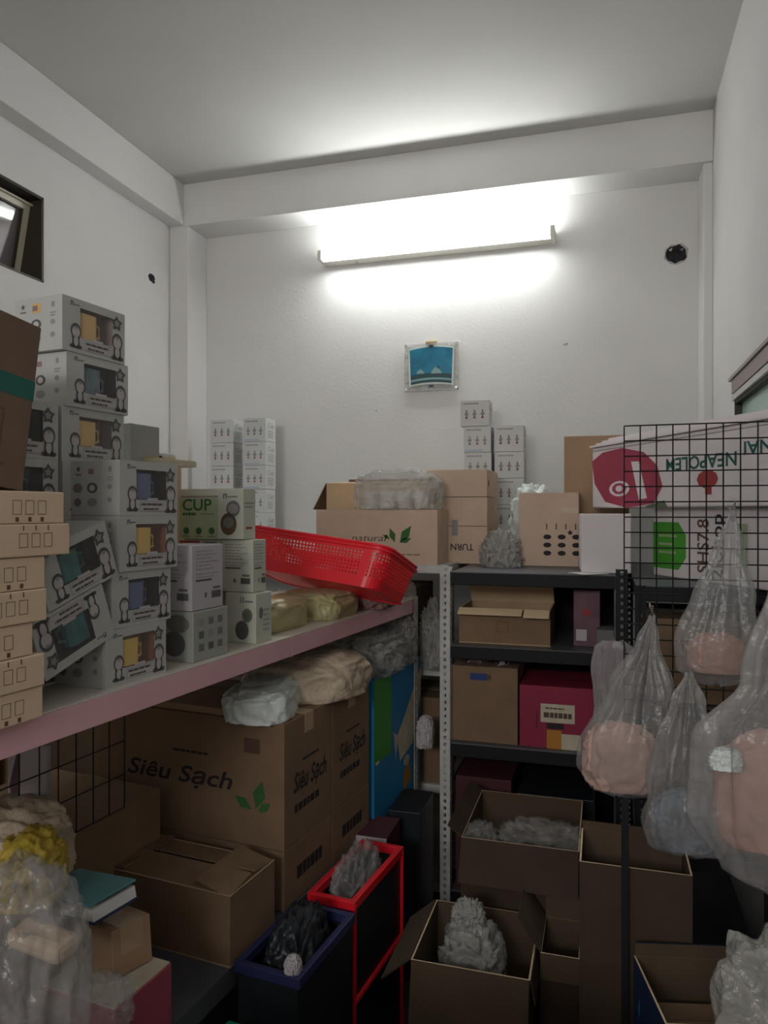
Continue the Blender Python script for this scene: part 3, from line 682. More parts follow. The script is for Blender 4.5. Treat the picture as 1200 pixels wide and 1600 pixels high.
# ------------------------------------------------------------------ cartons on the back racks
Z1 = 1.3455
def pr_leaf(F, w, d, h):
    f = F['F']; f.text('natural', w * .30, h * .42, w * .60, h * .54, 'ink_brown', 1, shear=.3); lines(f, w * .50, h * .16, w * .88, h * .20, 1, 'ink_brown', .4)
    for (u, v, a, L) in ((.70, .40, 55, .16), (.66, .40, 110, .12), (.70, .40, 20, .10), (.62, .46, 150, .07)):
        a = radians(a); c_, s_ = cos(a), sin(a); U, V, Q = u * w, v * h, L * w
        f.poly([(U, V), (U + Q * .5 * c_ + Q * .22 * s_, V + Q * .5 * s_ - Q * .22 * c_), (U + Q * c_, V + Q * s_), (U + Q * .5 * c_ - Q * .22 * s_, V + Q * .5 * s_ + Q * .22 * c_)], 'ink_green', 1)
carton('carton', 'brown carton printed with a green leaf, on the white rack behind the basket', 'box', (-.612, 2.79, Z1), 0, .50, .23, .213, 'card_mid', pr_leaf, 'tape')
carton('carton', 'open light brown carton with raised flap, behind the green leaf carton', 'box', (-.66, 3.03, Z1), 0, .50, .30, .33, 'card_light', None, flaps=[('L', -62, .13, 0, 1, 'card_dark', 'card_dark'), ('K', 100, .03), ('F', 176, .14)], inner='card_dark')
blob('plastic_bag', 'white translucent bag of cups lying on the green leaf carton', 'bag', (-.79, 2.88, Z1 + .215), (.175, .11, .105), 'film_bright', 11, .12, 2.4, True, 0, flat=.5, power=.6)
mb = MB()
for k in range(4):
    x = -.115 + k * .07
    def fn(u, v, x=x):
        a = 2 * pi * u; r = .024 + .008 * v; return (x + r * cos(a), r * sin(a), .002 + .07 * v)
    mb.grid(fn, 16, 2, 'paper', closed_u=True, cap=True)
o = mb.build('wrapped_cups'); o.location = (-.79, 2.87, Z1 + .217); tag(o, 'four white cups inside the translucent bag on the leaf carton', 'cups')
def pr_turn(F, w, d, h):
    f = F['F']; f.rect(w * .0, h * .56, w, h * .57, 'ink_brown', 0); f.text('TURN', w * .40, h * .20, w * .78, h * .30, 'ink', 1, rot=180, bold=.01); f.rect(w * .42, h * .42, w * .52, h * .66, 'ink_lite', 1)
    lines(f, w * .05, h * .08, w * .35, h * .14, 1, 'ink_brown', .4); g = F['R']; g.text('H', d * .12, h * .40, d * .30, h * .48, 'ink', 1)
carton('carton', 'brown carton with upside-down TURN lettering at the left end of the black rack', 'box', (-.452, 3.0, Z1 - .007), 0, .25, .32, .272, 'card_mid', pr_turn, 'tape', group='brown cartons stacked beside crinkled plastic')
carton('carton', 'plain brown carton stacked on the upside-down lettered carton', 'box', (-.452, 3.0, Z1 + .267), 0, .25, .32, .112, 'card_mid', lambda F, w, d, h: F['R'].rect(d * .1, h * .4, d * .2, h * .6, 'ink_brown'), 'tape', group='brown cartons stacked beside crinkled plastic')
blob('plastic_bag', 'heap of crinkled clear plastic between two cartons on the black rack', 'plastic', (-.385, 2.93, 1.338), (.075, .10, .10), 'film_bright', 13, .38, 5.0, True, .3, flat=.35, power=.9)
def pr_sym(F, w, d, h):
    f = F['F']; f.rect(w * .72, h * .72, w, h * .80, 'tape', 1)
    for a in range(3):
        for b in range(3): f.ell(w * (.48 + .24 * a), h * (.18 + .11 * b), w * .07, h * .035, 'ink', 1, 8)
    for a in range(4): f.rect(w * (.46 + .16 * a), h * .50, w * (.48 + .16 * a), h * .58, 'ink_brown', 1)
    f.star(w * .86, h * .46, .012, 'ink', 1)
carton('carton', 'brown carton with rows of black handling marks, in the middle of the black rack', 'box', (-.09, 2.95, 1.338), 0, .228, .26, .287, 'card_mid', pr_sym, 'tape_clear')
blob('plastic_bag', 'bright white plastic wrap showing above the carton with handling marks', 'plastic', (-.29, 3.33, 1.338), (.11, .09, .22), 'bag_white', 14, .16, 3, True, flat=.5)
carton('carton', 'tall plain brown carton standing left of the white box stack', 'box', (.10, 3.10, 1.338), 0, .252, .30, .520, 'card', None, 'tape', seam=False)
carton('foam_box', 'plain white box in front of the tall brown carton, left of the green print', 'box', (.093, 2.66, 1.338), radians(4), .165, .22, .206, 'foam_white', None, None, bevel=.006)
# big white boxes behind the grid: their faces run obliquely to the right wall
FD = Vector((.49, -.85, 0)).normalized(); FRZ = math.atan2(FD.y, FD.x)
def pr_f1(F, w, d, h):
    f = F['F']
    pts = [(w * .00, h * .78), (w * .08, h * .90), (w * .22, h * .93), (w * .36, h * .82), (w * .44, h * .60), (w * .47, h * .30), (w * .42, h * .06), (w * .25, h * .0), (w * .10, h * .10), (w * .02, h * .4)]
    f.poly(pts, 'foam_print_pink', 1)
    f.poly([(w * .28, h * .70), (w * .33, h * .69), (w * .38, h * .14), (w * .33, h * .12)], 'foam_white', 2)
    f.ell(w * .20, h * .30, w * .07, h * .12, 'foam_white', 2); f.ell(w * .20, h * .30, w * .05, h * .09, 'foam_print_pink', 3, 9); f.ell(w * .20, h * .30, w * .025, h * .05, 'foam_white', 4, 9)
    f.poly([(w * .36, h * .02), (w * .48, h * .10), (w * .50, 0), (w * .40, 0)], 'olive_print', 2)
    f.text('NEAPOLEM', w * .49, h * .50, w * .83, h * .68, 'ink_teal', 1, bold=.02, rot=180); f.text('NAI', w * .86, h * .62, w * .97, h * .78, 'ink_teal', 1, bold=.02, rot=180)
    f.ell(w * .70, h * .36, w * .05, h * .12, 'ink_red', 1, 10); f.rect(w * .69, h * .16, w * .72, h * .26, 'ink_red', 1)
    f.rect(w * .0, h * .935, w, h * .95, 'ink_lite', 0)
def fx(base, k, out=0):
    n = Vector((-FD.y, FD.x, 0)); return Vector(base) + FD * k + n * out
F0 = Vector((-.040, 2.98, 0))
p = fx(F0, .97); carton('foam_box', 'large white printed box with a pink picture and red fruit behind the wire grid', 'box', (p.x, p.y, 1.565), FRZ, .97, .22, .232, 'foam_white', pr_f1, None, bevel=.006)
for k in range(4):
    mb = MB(); s = .012 * k; mb.box(-.98 + s, .0, -.006 + .02 * k, .20, 0, .0085, 'foam_white'); mb.box(-.98 + s, -.001, -.0065 + .02 * k, -.0055 + .02 * k, 0, .0015, 'ink_lite')
    o = mb.build('white_sheet', bevel=.001); o.location = (p.x, p.y, 1.7975 + .0095 * k); o.rotation_euler = (0, 0, FRZ)
    tag(o, ['lowest', 'second', 'third', 'topmost'][k] + ' white sheet of the four laid on the large printed box', 'sheet', 'white sheets on the printed box')
def pr_f2(F, w, d, h):
    f = F['F']; f.poly([(w * .0, h * .12), (w * .25, h * .12), (w * .32, h * .30), (w * .32, h * .62), (w * .25, h * .80), (0, h * .80)], 'green_print', 1)
    lines(f, w * .06, h * .3, w * .24, h * .66, 3, 'sage_print', .3, 2)
    f.text('2lohop', w * .54, h * .05, w * .66, h * .92, 'ink', 1, rot=90, bold=.01); f.text('SHS7.8', w * .42, h * .12, w * .52, h * .85, 'ink_brown', 1, rot=90, bold=.01)
    f.rect(w * .74, h * .25, w * .82, h * .8, 'sage_print', 1)
p2 = Vector((.455, 2.42, 0)); 
carton('foam_box', 'white box with green print and black handwriting, under the large printed box', 'box', (.447, 2.23, 1.333), FRZ, .56, .20, .229, 'foam_white', pr_f2, None, bevel=.004)
mb = MB(); mb.box(-.06, .04, -.045, .045, 0, .002, 'paper'); o = mb.build('paper_slip', bevel=.0005); o.location = (-.04, 2.64, 1.3385); o.rotation_euler = (0, 0, .6); tag(o, 'white paper slip hanging over the front of the black rack', 'paper')
# second level
carton('carton', 'low open carton with light flaps folded over, on the black rack upper shelf', 'box', (-.178, 2.66, 1.0755), 0, .325, .26, .125, 'card_dark', lambda F, w, d, h: F['F'].ring(w * .42, h * .35, w * .55, h * .65, .002, 'ink_brown'),
       flaps=[('F', -25, .05, 0, .28, 'card_lit', 'card_lit'), ('F', -22, .045, .29, 1, 'card_lit', 'card_lit'), ('K', 128, .13, 0, 1, 'card_lit', 'card_lit')])
carton('purple_carton', 'dusky purple carton right of the light-flapped carton, on the black rack', 'box', (-.01, 2.70, 1.0755), 0, .09, .22, .20, 'purple_card', lambda F, w, d, h: (F['F'].star(w * .5, h * .6, .02, 'ink_red'), F['F'].rect(w * .1, h * .1, w * .5, h * .3, 'kid_fill')), None)
mb = MB(); mb.box(-.055, 0, 0, .1, 0, .07, 'ink_grey'); o = mb.build('grey_small_carton', bevel=.001); o.location = (.035, 2.64, 1.0755); tag(o, 'tiny grey carton behind the slotted black post', 'box')
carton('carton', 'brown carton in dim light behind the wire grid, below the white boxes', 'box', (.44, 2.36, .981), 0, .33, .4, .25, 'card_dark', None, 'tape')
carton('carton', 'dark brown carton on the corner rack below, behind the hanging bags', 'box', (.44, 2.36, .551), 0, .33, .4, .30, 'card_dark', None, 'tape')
# third level
carton('carton', 'brown carton with a blue label on the black rack, left of the pink box', 'box', (-.288, 2.63, .7275), 0, .235, .30, .270, 'card_dark', lambda F, w, d, h: (F['F'].rect(w * .28, h * .82, w * .54, h * .91, 'label_blue', 1), F['F'].rect(w * .54, h * .83, w * .6, h * .90, 'ink_brown', 1)), 'tape')  # darker card puts the shade inside the rack into the colour
random.seed(4)
mb = MB()
for k in range(14):
    x, y = random.uniform(-.17, -.04), random.uniform(.03, .12); a = random.uniform(0, pi); r = random.uniform(.012, .024)
    mb.face([(x - r * cos(a), y - r * sin(a), .001), (x + r * cos(a), y + r * sin(a), .001 + random.uniform(0, .004)), (x + .004, y + .004, r * random.uniform(1, 1.8))], random.choice(['lilac_card', 'kid_fill', 'purple_card']))
o = mb.build('paper_scraps', solid=.0006); o.location = (-.288, 2.63, .9985); tag(o, 'torn paper scraps lying on the blue-labelled carton', 'paper scraps', kind='stuff')
def pr_pink(F, w, d, h):
    f = F['F']; f.rect(w * .28, h * .42, w * .72, h * .72, 'cream', 1); lines(f, w * .32, h * .48, w * .70, h * .60, 1, 'ink_brown', .7, 2); lines(f, w * .34, h * .62, w * .66, h * .68, 1, 'ink_brown', .4, 2, 3)
    f.rect(w * .36, h * .32, w * .58, h * .41, 'ink', 1); f.rect(w * .36, 0, w * .55, h * .30, 'orange', 1); f.rect(w * .55, 0, w * .80, h * .25, 'cream', 1); f.rect(w * .22, h * .3, w * .235, h * .6, 'maroon_card', 1)
carton('pink_box', 'dusky pink box with a cream label on the black rack', 'box', (-.02, 2.63, .7275), 0, .262, .28, .215, 'pink_card', pr_pink, None)
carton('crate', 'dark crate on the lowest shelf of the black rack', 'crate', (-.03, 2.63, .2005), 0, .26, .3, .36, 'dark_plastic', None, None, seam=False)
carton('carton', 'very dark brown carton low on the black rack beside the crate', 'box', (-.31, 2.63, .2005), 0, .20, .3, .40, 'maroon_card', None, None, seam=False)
# white rack lower levels
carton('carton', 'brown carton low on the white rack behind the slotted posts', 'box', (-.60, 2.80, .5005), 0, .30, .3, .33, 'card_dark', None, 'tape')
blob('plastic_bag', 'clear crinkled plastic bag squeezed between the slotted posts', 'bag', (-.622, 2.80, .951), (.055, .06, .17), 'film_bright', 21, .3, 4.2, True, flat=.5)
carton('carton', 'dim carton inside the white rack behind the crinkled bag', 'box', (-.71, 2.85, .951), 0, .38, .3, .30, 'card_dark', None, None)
blob('paper_wad', 'curled grey paper wad poking out beside the slotted posts', 'paper', (-.62, 2.62, .70), (.03, .04, .07), 'kid_fill', 23, .25, 3)

# ------------------------------------------------------------------ below the pink shelf
ZL = .531
def pr_sach(F, w, d, h):
    f = F['F']; f.text('Siêu Sạch', w * .16, h * .38, w * .74, h * .56, 'ink', 1, shear=.25, bold=.015); lines(f, w * .42, h * .66, w * .62, h * .70, 1, 'ink', .5)
    for (u, v, a, L) in ((.86, .30, 75, .13), (.84, .29, 150, .10), (.87, .28, 35, .08)):
        a = radians(a); c_, s_ = cos(a), sin(a); U, V, Q = u * w, v * h, L * w
        f.poly([(U, V), (U + Q * .5 * c_ + Q * .25 * s_, V + Q * .5 * s_ - Q * .25 * c_), (U + Q * c_, V + Q * s_), (U + Q * .5 * c_ - Q * .25 * s_, V + Q * .5 * s_ + Q * .25 * c_)], 'ink_green', 1)
    f.rect(w * .80, h * .74, w * .88, h * .86, 'ink_brown', 1); f.rect(0, 0, w, h * .22, 'ink_brown', 0) if False else None
    g = F['R']; g.text('Siêu Sạch', d * .18, h * .36, d * .88, h * .56, 'ink', 1, shear=.25, bold=.02); lines(g, d * .2, h * .24, d * .86, h * .31, 1, 'ink', .9, 1, 4); lines(g, d * .36, h * .62, d * .72, h * .66, 1, 'ink', .5)
GS = 'brown paper-goods cartons lettered Siêu Sạch'
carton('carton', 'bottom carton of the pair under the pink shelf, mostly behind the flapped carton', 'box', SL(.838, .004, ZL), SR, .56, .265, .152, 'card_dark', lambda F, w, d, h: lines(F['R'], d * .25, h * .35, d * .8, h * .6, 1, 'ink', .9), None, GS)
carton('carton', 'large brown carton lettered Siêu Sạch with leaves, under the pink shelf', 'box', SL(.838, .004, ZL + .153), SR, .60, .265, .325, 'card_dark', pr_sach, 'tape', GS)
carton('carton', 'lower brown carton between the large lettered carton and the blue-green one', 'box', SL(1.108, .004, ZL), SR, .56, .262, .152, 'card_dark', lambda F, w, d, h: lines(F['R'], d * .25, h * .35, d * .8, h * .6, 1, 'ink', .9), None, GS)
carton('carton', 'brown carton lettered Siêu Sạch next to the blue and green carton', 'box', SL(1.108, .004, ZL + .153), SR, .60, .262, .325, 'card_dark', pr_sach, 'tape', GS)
def pr_blue(F, w, d, h):
    f = F['R']; f.rect(0, h * .42, d * .33, h, 'carton_green', 1)
    f.poly([(d * .62, h * .62), (d * 1.0, h * .93), (d * 1.0, h * .70), (d * .80, h * .36), (d * .52, h * .30), (d * .45, h * .50)], 'cream', 2)
    f.poly([(d * .38, h * .55), (d * .48, h * .50), (d * .42, h * .34)], 'cream', 2)
    f.poly([(d * .58, h * .04), (d * .76, h * .10), (d * .72, h * .24), (d * .60, h * .20)], 'orange', 2); f.ell(d * .66, h * .27, d * .07, h * .04, 'cream', 3); f.ell(d * .06, h * .42, d * .04, h * .012, 'cream', 3)
carton('carton', 'blue and green printed carton with a cream swoosh, near the slotted posts', 'box', SL(1.40, .0, ZL), SR, .45, .44, .47, 'carton_blue', pr_blue, None)
# flapped carton in front
carton('carton', 'wide brown carton with loose top flaps in front of the large lettered carton', 'box', SL(.592, -.002, ZL), SR, .42, .19, .160, 'card_dark', None,
       flaps=[('F', 171, .09), ('K', 172, .085), ('R', 168, .10), ('L', 175, .12)])
blob('plastic_bag', 'limp white plastic bag draped on the large lettered carton', 'bag', SL(.93, .12, ZL + .479), (.085, .14, .058), 'bag_white', 31, .20, 2.0, False, SR + .3, flat=.45, power=.6)
mb = MB(); mb.box(-.30, 0, 0, .18, 0, .018, 'card'); o = mb.build('card_sheet', bevel=.001); o.location = SL(.845, .17, ZL + .4795); o.rotation_euler = (0, 0, SR); tag(o, 'pale cardboard sheet lying on the large lettered carton', 'cardboard')
blob('plastic_bag', 'big beige plastic bag bulging on the second lettered carton', 'bag', SL(1.19, .13, ZL + .479), (.18, .17, .085), 'bag_beige', 32, .14, 2.0, False, SR, flat=.45, power=.7)
blob('plastic_bag', 'shiny clear plastic bag on top of the blue and green carton', 'bag', SL(1.56, .14, ZL + .471), (.16, .19, .095), 'film_bright', 33, .25, 3.6, True, SR, flat=.45)
blob('plastic_bag', 'grey translucent plastic bag on the carton by the posts', 'bag', SL(1.72, .05, ZL + .471), (.07, .07, .12), 'film_cloudy', 34, .25, 3.6, True, SR, flat=.45)

# unseen cartons added in the near aisle to keep light off the floor
carton('carton', 'brown carton added to shade the floor, in the near aisle by the pink rack, just below the view', 'box', (-.42, .30, 0), 0, .36, .44, .86, 'card_dark', None, 'tape')
carton('carton', 'brown carton added to shade the floor, in the middle of the near aisle, just below the view', 'box', (.0, .28, 0), 0, .38, .46, .90, 'card', None, 'tape')
carton('carton', 'brown carton added to shade the floor, in the near aisle against the right wall, just below the view', 'box', (.42, .30, 0), 0, .38, .46, .88, 'card_dark', None, 'tape')

# unseen cartons added along the left wall to darken the space under the shelf
for k, (y, hh, wd) in enumerate(((.45, 1.10, 'nearest'), (1.10, 1.14, 'middle'), (1.75, 1.08, 'farthest'))):
    carton('carton', 'tall brown carton added to block bounce light, against the left wall behind the pink rack, %s of three' % wd, 'box', (-1.66 - .06 * (2 - k) * 0, y, 0), 0, .60, .60, hh, 'card_dark', None, None)
# near left junk pile on the lower shelf
carton('carton', 'hidden brown carton carrying the pile at the lower left', 'box', SL(.02, .10, ZL), SR, .40, .20, .135, 'card_dark', None, None)
def pr_mag(F, w, d, h):
    lines(F['T'], w * .2, d * .1, w * .9, d * .8, 5, 'ink_lite', .12)
o = carton('flat_box', 'flat box with magenta sides and speckled cream top, lower left', 'box', SL(.225, -.012, ZL), SR, .27, .155, .135, 'magenta_card', None, None)
mb = MB(); mb.box(-.268, -.002, .002, .153, .1352, .1375, 'cream'); c = mb.build('lid', bevel=.0008); c.parent = o; tag(c, 'speckled cream lid')
carton('small_carton', 'small plain brown carton leaning behind the magenta-sided box', 'box', SL(.285, .045, ZL + .140), SR - .25, .17, .085, .088, 'card', None, 'tape', ry=radians(-6))
bd = empty('binder', SL(.245, .055, ZL + .262), SR - .2, rx=radians(4), ry=radians(-9)); tag(bd, 'teal covered binder with white page edges on the small brown carton', 'binder')
mb = MB(); mb.box(-.19, 0, 0, .10, .034, .038, 'binder_teal'); mb.box(-.19, 0, 0, .10, 0, .004, 'navy'); mb.box(-.19, -.186, 0, .10, .004, .034, 'binder_teal'); mb.build('cover', bd, bevel=.001)
mb = MB(); mb.box(-.182, -.003, .003, .097, .0045, .026, 'paper'); mb.build('pages', bd)
blob('plastic_bag', 'yellow plastic bag bunched behind the teal binder', 'bag', SL(.22, .185, ZL + .30), (.055, .06, .085), 'yellow_film', 41, .2, 2.8, True, flat=.45)
carton('carton', 'hidden brown carton under the yellow bag at the lower left', 'box', SL(.05, .16, ZL + .136), SR, .36, .22, .16, 'card_dark', None, None)
blob('plastic_bag', 'rumpled cream cloth bag above the yellow bag, lower left', 'bag', SL(.27, .29, ZL + .30), (.11, .09, .10), 'bag_beige', 42, .16, 2.4, True, flat=.45)
blob('plastic_bag', 'cloudy clear plastic bag hanging over the lower left edge of the pile', 'bag', SL(.06, .03, ZL + .165), (.11, .08, .20), 'film_cloudy', 43, .2, 2.6, True, SR, flat=.45)
blob('plastic_bag', 'crinkled clear bag with highlights beside the magenta-sided box', 'bag', SL(.19, -.01, ZL + .138), (.05, .05, .05), 'film', 44, .3, 4, True, SR, flat=.45)
mb = MB(); mb.box(-.12, 0, 0, .05, 0, .035, 'card_beige'); o = mb.build('beige_block', bevel=.012); o.location = SL(.10, -.012, ZL + .280); o.rotation_euler = (.1, .05, SR); tag(o, 'rounded beige block among the clear bags at the left edge', 'block')
mb = MB(); mb.box(-.12, 0, 0, .12, 0, .05, 'carton_blue'); o = mb.build('blue_box', bevel=.002); o.location = SL(.085, -.04, ZL); o.rotation_euler = (0, 0, SR); tag(o, 'small blue box at the bottom left under the clear bags', 'box')
# wire grid hung behind, with a pinkish board and a grey upright
mb = MB()
for k in range(12): mb.tube([(-.0, .05 * k, -.32), (-.0, .05 * k, .0)], .0016, 'wire_black', 5)
for k in range(5): mb.tube([(-.002, 0, -.32 + .08 * k), (-.002, .55, -.32 + .08 * k)], .0016, 'wire_black', 5)
o = mb.build('wire_grid'); o.location = SL(.05, .305, 1.16); o.rotation_euler = (0, 0, SR); tag(o, 'thin wire grid hanging behind the lower left pile, under the pink shelf', 'grid')
carton('pink_board', 'pale pinkish board standing behind the thin wire grid', 'board', SL(.42, .36, ZL + .30), SR, .12, .012, .20, 'lilac_card', lambda F, w, d, h: F['F'].poly([(w * .3, 0), (w * .05, h * .5), (w * .3, h)], 'purple_card'), None, seam=False)
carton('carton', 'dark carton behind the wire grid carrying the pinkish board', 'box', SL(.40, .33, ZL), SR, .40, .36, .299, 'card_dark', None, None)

# crates along the floor
def crate(name, label, loc, rz, w, d, h, m, rim, slots=True):
    root = empty(name, loc, rz); mb = MB(); t = .004
    def side(o, eu, L):
        o = Vector(o); eu = Vector(eu)
        fn = lambda u, v: o + eu * (L * u) + Vector((0, 0, h * v)); mb.perf(fn, max(3, int(L / .03)), max(3, int(h / .05)), lambda i, j: slots and 0 < j and 0 < i < int(L / .03) - 1, (.18, .2), m)
    side((-w, 0, 0), (1, 0, 0), w); side((0, 0, 0), (0, 1, 0), d); side((0, d, 0), (-1, 0, 0), w); side((-w, d, 0), (0, -1, 0), d)
    mb.face([(-w, 0, .003), (0, 0, .003), (0, d, .003), (-w, d, .003)], m); mb.build('crate_body', root, solid=.003)
    mb = MB(); e = .008
    for a in ((-w - e, e, -e, e), (-w - e, e, d - e, d + e), (-w - e, -w + e, e, d - e), (-e, e, e, d - e)): mb.box(a[0], a[1], a[2], a[3], h - .02, h + .004, rim)
    mb.build('rim', root, bevel=.002)
    return tag(root, label, 'crate')
crate('crate', 'black plastic crate with a dark blue rim on the floor before the rack', SL(.60, -.17, 0), SR, .15, .27, .545, 'dark_plastic', 'indigo_plastic', False)
blob('dark_goods', 'dark wrapped goods filling the blue-rimmed black crate', 'goods', SL(.735, -.095, .38), (.06, .115, .15), 'dark_plastic', 51, .2, 3)
blob('plastic_bag', 'small pale plastic twist at the corner of the black crate', 'bag', SL(.615, -.15, .535), (.018, .018, .03), 'lilac_card', 52, .3, 3)
crate('crate', 'bright red open-sided crate on the floor beside the black crate', SL(.91, -.155, 0), SR, .12, .33, .555, 'dark_plastic', 'red_plastic', False)
mb = MB(); mb.tube([(.004, .0, .03), (.004, .0, .55)], .006, 'red_plastic'); mb.tube([(.004, .33, .03), (.004, .33, .55)], .006, 'red_plastic'); mb.tube([(.004, 0, .03), (.004, .33, .03)], .012, 'red_plastic')
mb.tube([(.004, .0, .30), (.004, .33, .30)], .008, 'red_plastic')
cr = [o for o in COL.objects if o.name.startswith('crate') and o.type == 'EMPTY'][-1]; mb.build('side_rails', cr)
blob('plastic_bag', 'clear bag of goods stuffed into the red crate', 'bag', SL(1.06, -.095, .42), (.05, .13, .13), 'film_cloudy', 53, .25, 3)
carton('carton', 'narrow maroon carton with a pale top band near the slotted posts', 'box', (-.632, 2.16, 0), 0, .10, .16, .555, 'maroon_card', lambda F, w, d, h: (F['F'].rect(0, h * .86, w, h, 'lilac_card', 1), F['F'].rect(w * .1, h * .82, w * .9, h * .86, 'card_dark', 1)), None)
carton('crate', 'tall dark navy box standing just left of the slotted posts', 'box', (-.575, 2.36, 0), 0, .11, .20, .56, 'dark_plastic', lambda F, w, d, h: F['F'].poly([(w * .2, h * .3), (w * .8, h * .55), (w * .6, h * .2)], 'navy', 1), None)
crate('basin', 'dark box with a teal green rim at the bottom edge', SL(.35, -.16, 0), SR, .13, .20, .44, 'dark_plastic', 'teal_plastic', False)['category'] = 'box'

# ------------------------------------------------------------------ open cartons on the floor
carton('carton', 'open brown carton on the floor below the black rack, plastic spilling from it', 'box', (-.063, 2.135, 0), 0, .335, .38, .60, 'card_shaded', None, flaps=[('F', -62, .12, 0, 1, 'card_shaded', 'card_shaded'), ('L', 35, .05, 0, 1, 'card_shaded', 'card_shaded')], inner='card_shaded_inner')
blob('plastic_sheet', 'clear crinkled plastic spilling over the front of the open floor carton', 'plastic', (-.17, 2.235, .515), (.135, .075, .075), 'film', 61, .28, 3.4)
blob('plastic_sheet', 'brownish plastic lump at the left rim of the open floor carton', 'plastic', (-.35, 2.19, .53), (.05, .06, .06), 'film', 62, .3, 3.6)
carton('carton', 'open brown carton at the bottom centre with its front flap hanging down', 'box', (-.168, 1.80, 0), radians(0), .295, .30, .425, 'card_shaded', None,
       flaps=[('F', -78, .16, 0, 1, 'card_shaded', 'card_shaded_inner'), ('R', -80, .06, 0, 1, 'card_shaded', 'card_shaded'), ('L', -40, .10, 0, 1, 'card_shaded', 'card_shaded_inner')], inner='card_shaded_inner')
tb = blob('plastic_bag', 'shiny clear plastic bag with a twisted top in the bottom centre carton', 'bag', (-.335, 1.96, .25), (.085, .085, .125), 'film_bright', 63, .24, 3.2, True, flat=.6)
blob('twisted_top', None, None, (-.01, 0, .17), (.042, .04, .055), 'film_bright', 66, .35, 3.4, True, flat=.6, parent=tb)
carton('carton', 'small open carton with ragged raised flaps right of the clear plastic bag', 'box', (-.055, 1.93, 0), 0, .10, .18, .42, 'card_shaded', None, flaps=[('L', 55, .10), ('K', 75, .07), ('F', -80, .06)], inner='card_shaded_inner')
carton('carton', 'open brown carton on the right under the hanging bags, behind the thin pole', 'box', (.19, 1.76, 0), 0, .242, .19, .745, 'card_shaded', None, flaps=[('K', 88, .02)], inner='card_shaded_inner')
def pr_bluebox(F, w, d, h):
    for k in 'FL':
        f = F[k]; W = w if k == 'F' else d
        random.seed(9)
        for q in range(7):
            u = random.uniform(.1, .8) * W; v = random.uniform(.2, .9) * h; f.poly([(u, v), (u + .01, v + .03), (u + .004, v + .05), (u - .005, v + .02)], 'carton_blue', 1)
        f.ell(W * .7, h * .75, W * .25, h * .12, 'blue_card', 1); f.ell(W * .7, h * .75, W * .19, h * .09, 'navy', 2)
carton('carton', 'open dark blue printed carton at the bottom right with a tan inside', 'box', (.309, 1.545, 0), radians(13), .20, .22, .575, 'navy', pr_bluebox, flaps=[('K', 92, .03)], inner='card_shaded_inner')
carton('carton', 'brown carton standing inside the open dark blue one', 'box', (.285, 1.605, .005), radians(13), .165, .11, .50, 'card_dark', None, None)
blob('plastic_bag', 'glossy white plastic bag in the bottom right corner', 'bag', (.295, 1.355, .53), (.115, .065, .21), 'film_bright', 64, .2, 2.2, False, flat=.5, power=.55)
carton('carton', 'brown carton on the floor carrying the glossy white bag', 'box', (.40, 1.28, 0), 0,   .26, .14, .528, 'card_shaded', None, None)
mb = MB()
mb.box(-.008, .008, -.006, .006, 0, .91, 'black_metal')
o = mb.build('pole', bevel=.001); o.location = (.048, 1.750, 0); tag(o, 'thin dark upright pole in front of the right-hand open carton', 'pole')

# ------------------------------------------------------------------ black wire grid on the right
gr = empty('wire_grid', (.055, 2.10, 0)); tag(gr, 'black wire display grid on the right, carrying the hanging plastic bags', 'grid')
mb = MB(); zt = 1.782; zb = .84; nx = 10; W_ = .41
for k in range(nx + 1): mb.tube([(W_ * k / nx, 0, zb), (W_ * k / nx, 0, zt)], .0020, 'wire_black', 6)
nz = 23
for k in range(nz + 1): mb.tube([(0, -.0035, zb + (zt - zb) * k / nz), (W_, -.0035, zb + (zt - zb) * k / nz)], .0020, 'wire_black', 6)
mb.build('grid_panel', gr)
for x in (.0, W_):
    mb = MB(); mb.tube([(x, .006, 0), (x, .006, zb + .02)], .006, 'wire_black', 8); mb.build('leg', gr)
HOOKS = [(.12 - .055, 1.293), (.311 - .055, 1.555), (.152 - .055 + .04, 1.20)]
for hx, hz in HOOKS:
    mb = MB(); mb.tube([(hx, -.004, hz + .012), (hx, -.03, hz + .004), (hx, -.11, hz + .004), (hx, -.115, hz + .02)], .0025, 'chrome', 6); mb.build('hook', gr)

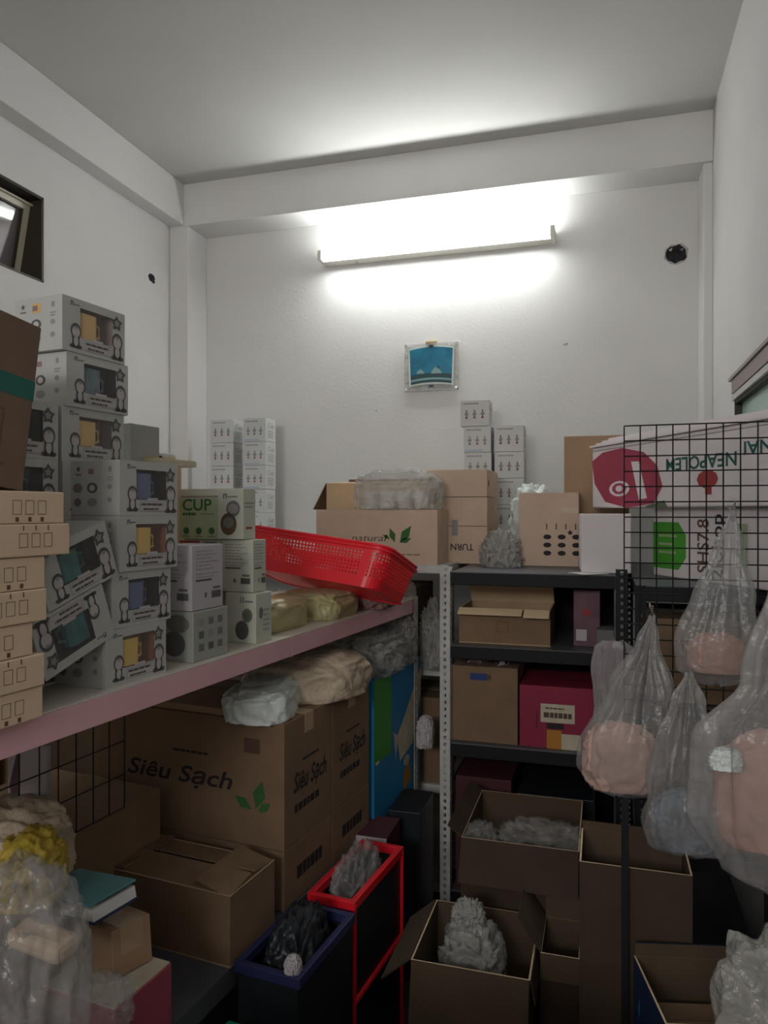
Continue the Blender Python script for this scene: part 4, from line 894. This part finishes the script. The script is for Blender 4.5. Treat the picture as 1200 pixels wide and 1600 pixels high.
def hang_bag(label, top, profile, m, seed, pleats=7, sy=.5, lean=(0, 0)):
    """profile: list of (drop below the hook, half width); pleats fade downwards"""
    root = empty('hanging_bag', top); tag(root, label, 'bag')
    L = profile[-1][0]; mb = MB(); NU, NV = 120, 50
    def rad(d):
        for (d0, r0), (d1, r1) in zip(profile, profile[1:]):
            if d <= d1:
                k = (d - d0) / (d1 - d0); k = k * k * (3 - 2 * k); return r0 + (r1 - r0) * k
        return profile[-1][1]
    def fn(u, v):
        d = L * v; a = 2 * pi * u; r = rad(d); q = Vector((cos(a), sin(a), v * 2.5))
        pl = (.26 * sin(pleats * a + 3 * noise.noise(q * 1.2 + Vector((seed, 0, 0)))) + .10 * sin(pleats * 2.6 * a + seed + 2 * v)) * (1 - v) ** .8
        n = .14 * noise.noise(Vector((cos(a) * 1.6, sin(a) * 1.6, d * 5 + seed))) + .05 * noise.noise(Vector((cos(a) * 6, sin(a) * 6, d * 7 + seed)))
        rr_ = r * (1 + pl + n * min(1, v * 3)); k = min(1, d / L * 1.2)
        return (rr_ * cos(a) + lean[0] * v, rr_ * sin(a) * sy + lean[1] * v, -d + .012 * noise.noise(Vector((cos(a) * 2, sin(a) * 2, seed))) * v)
    mb.grid(fn, NU, NV, m, closed_u=True); mb.build('bag_skin', root, smooth=True)
    mb = MB(); mb.tube([(0, 0, -.03), (-.006, 0, 0), (0, 0, .012), (.006, 0, 0), (.003, 0, -.03)], .004, m, 8); mb.build('handle', root, smooth=True)
    return root
hang_bag('clear bag with pale pink packets hanging leftmost on the wire grid', (.12, 2.00, 1.285), [(0, .006), (.06, .022), (.20, .075), (.33, .118), (.40, .120), (.445, .09), (.465, .02)], 'film_cloudy', 2.3, 7, .55, (-.075, -.01))
blob('pink_packets', 'pale pink packets in the bottom of the leftmost hanging bag', 'packets', (.045, 1.985, .842), (.096, .046, .10), 'pink_goods', 71, .12, 2.6, True, flat=.7, power=.85)
hang_bag('grey clear bag with bluish contents hanging lowest, overlapping the pink one', (.20, 1.93, 1.16), [(0, .008), (.07, .035), (.16, .065), (.28, .085), (.37, .100), (.42, .085), (.435, .02)], 'film_cloudy', 5.1, 8, .5, (-.01, -.02))
blob('grey_packets', 'bluish grey packets in the bottom of the lowest hanging bag', 'packets', (.185, 1.905, .74), (.075, .032, .085), 'blue_goods', 72, .15, 3, True, flat=.7, power=.85)
hang_bag('clear bag with salmon packets hanging highest on the wire grid, upper right', (.311, 2.02, 1.555), [(0, .006), (.10, .030), (.22, .068), (.34, .100), (.40, .095), (.43, .05), (.438, .01)], 'film_cloudy', 8.4, 7, .45, (-.04, -.01))
blob('salmon_packets', 'salmon packets in the bottom of the highest hanging bag', 'packets', (.272, 2.00, 1.15), (.070, .028, .058), 'salmon_goods', 73, .12, 2.6, True, flat=.7, power=.85)
# nearest bag, hanging from a nail in the right wall
mb = MB(); mb.tube([(XR + .01, 1.45, 1.56), (XR - .12, 1.45, 1.555), (XR - .135, 1.45, 1.575)], .004, 'chrome', 8); o = mb.build('wall_hook'); tag(o, 'metal hook in the right wall holding the nearest bag', 'hook')
hang_bag('large near clear bag full of salmon packets at the right edge', (.345, 1.44, 1.555), [(0, .006), (.12, .045), (.30, .085), (.40, .150), (.54, .150), (.64, .105), (.68, .02)], 'film_cloudy', 11.7, 8, .6, (-.035, 0))
blob('salmon_packets', 'salmon packets filling the large near bag at the right edge', 'packets', (.310, 1.44, .965), (.118, .055, .125), 'salmon_goods', 74, .10, 2.2, True, flat=.6, power=.8)
blob('plastic_knot', 'white plastic knot on the side of the large near bag', 'knot', (.205, 1.40, 1.105), (.026, .02, .022), 'bag_white', 75, .35, 3)
hang_bag('flat grey plastic bag hanging beside the black slotted post', (.03, 2.40, 1.15), [(0, .03), (.02, .052), (.12, .056), (.25, .056), (.30, .03)], 'bag_grey', 14.2, 5, .25)
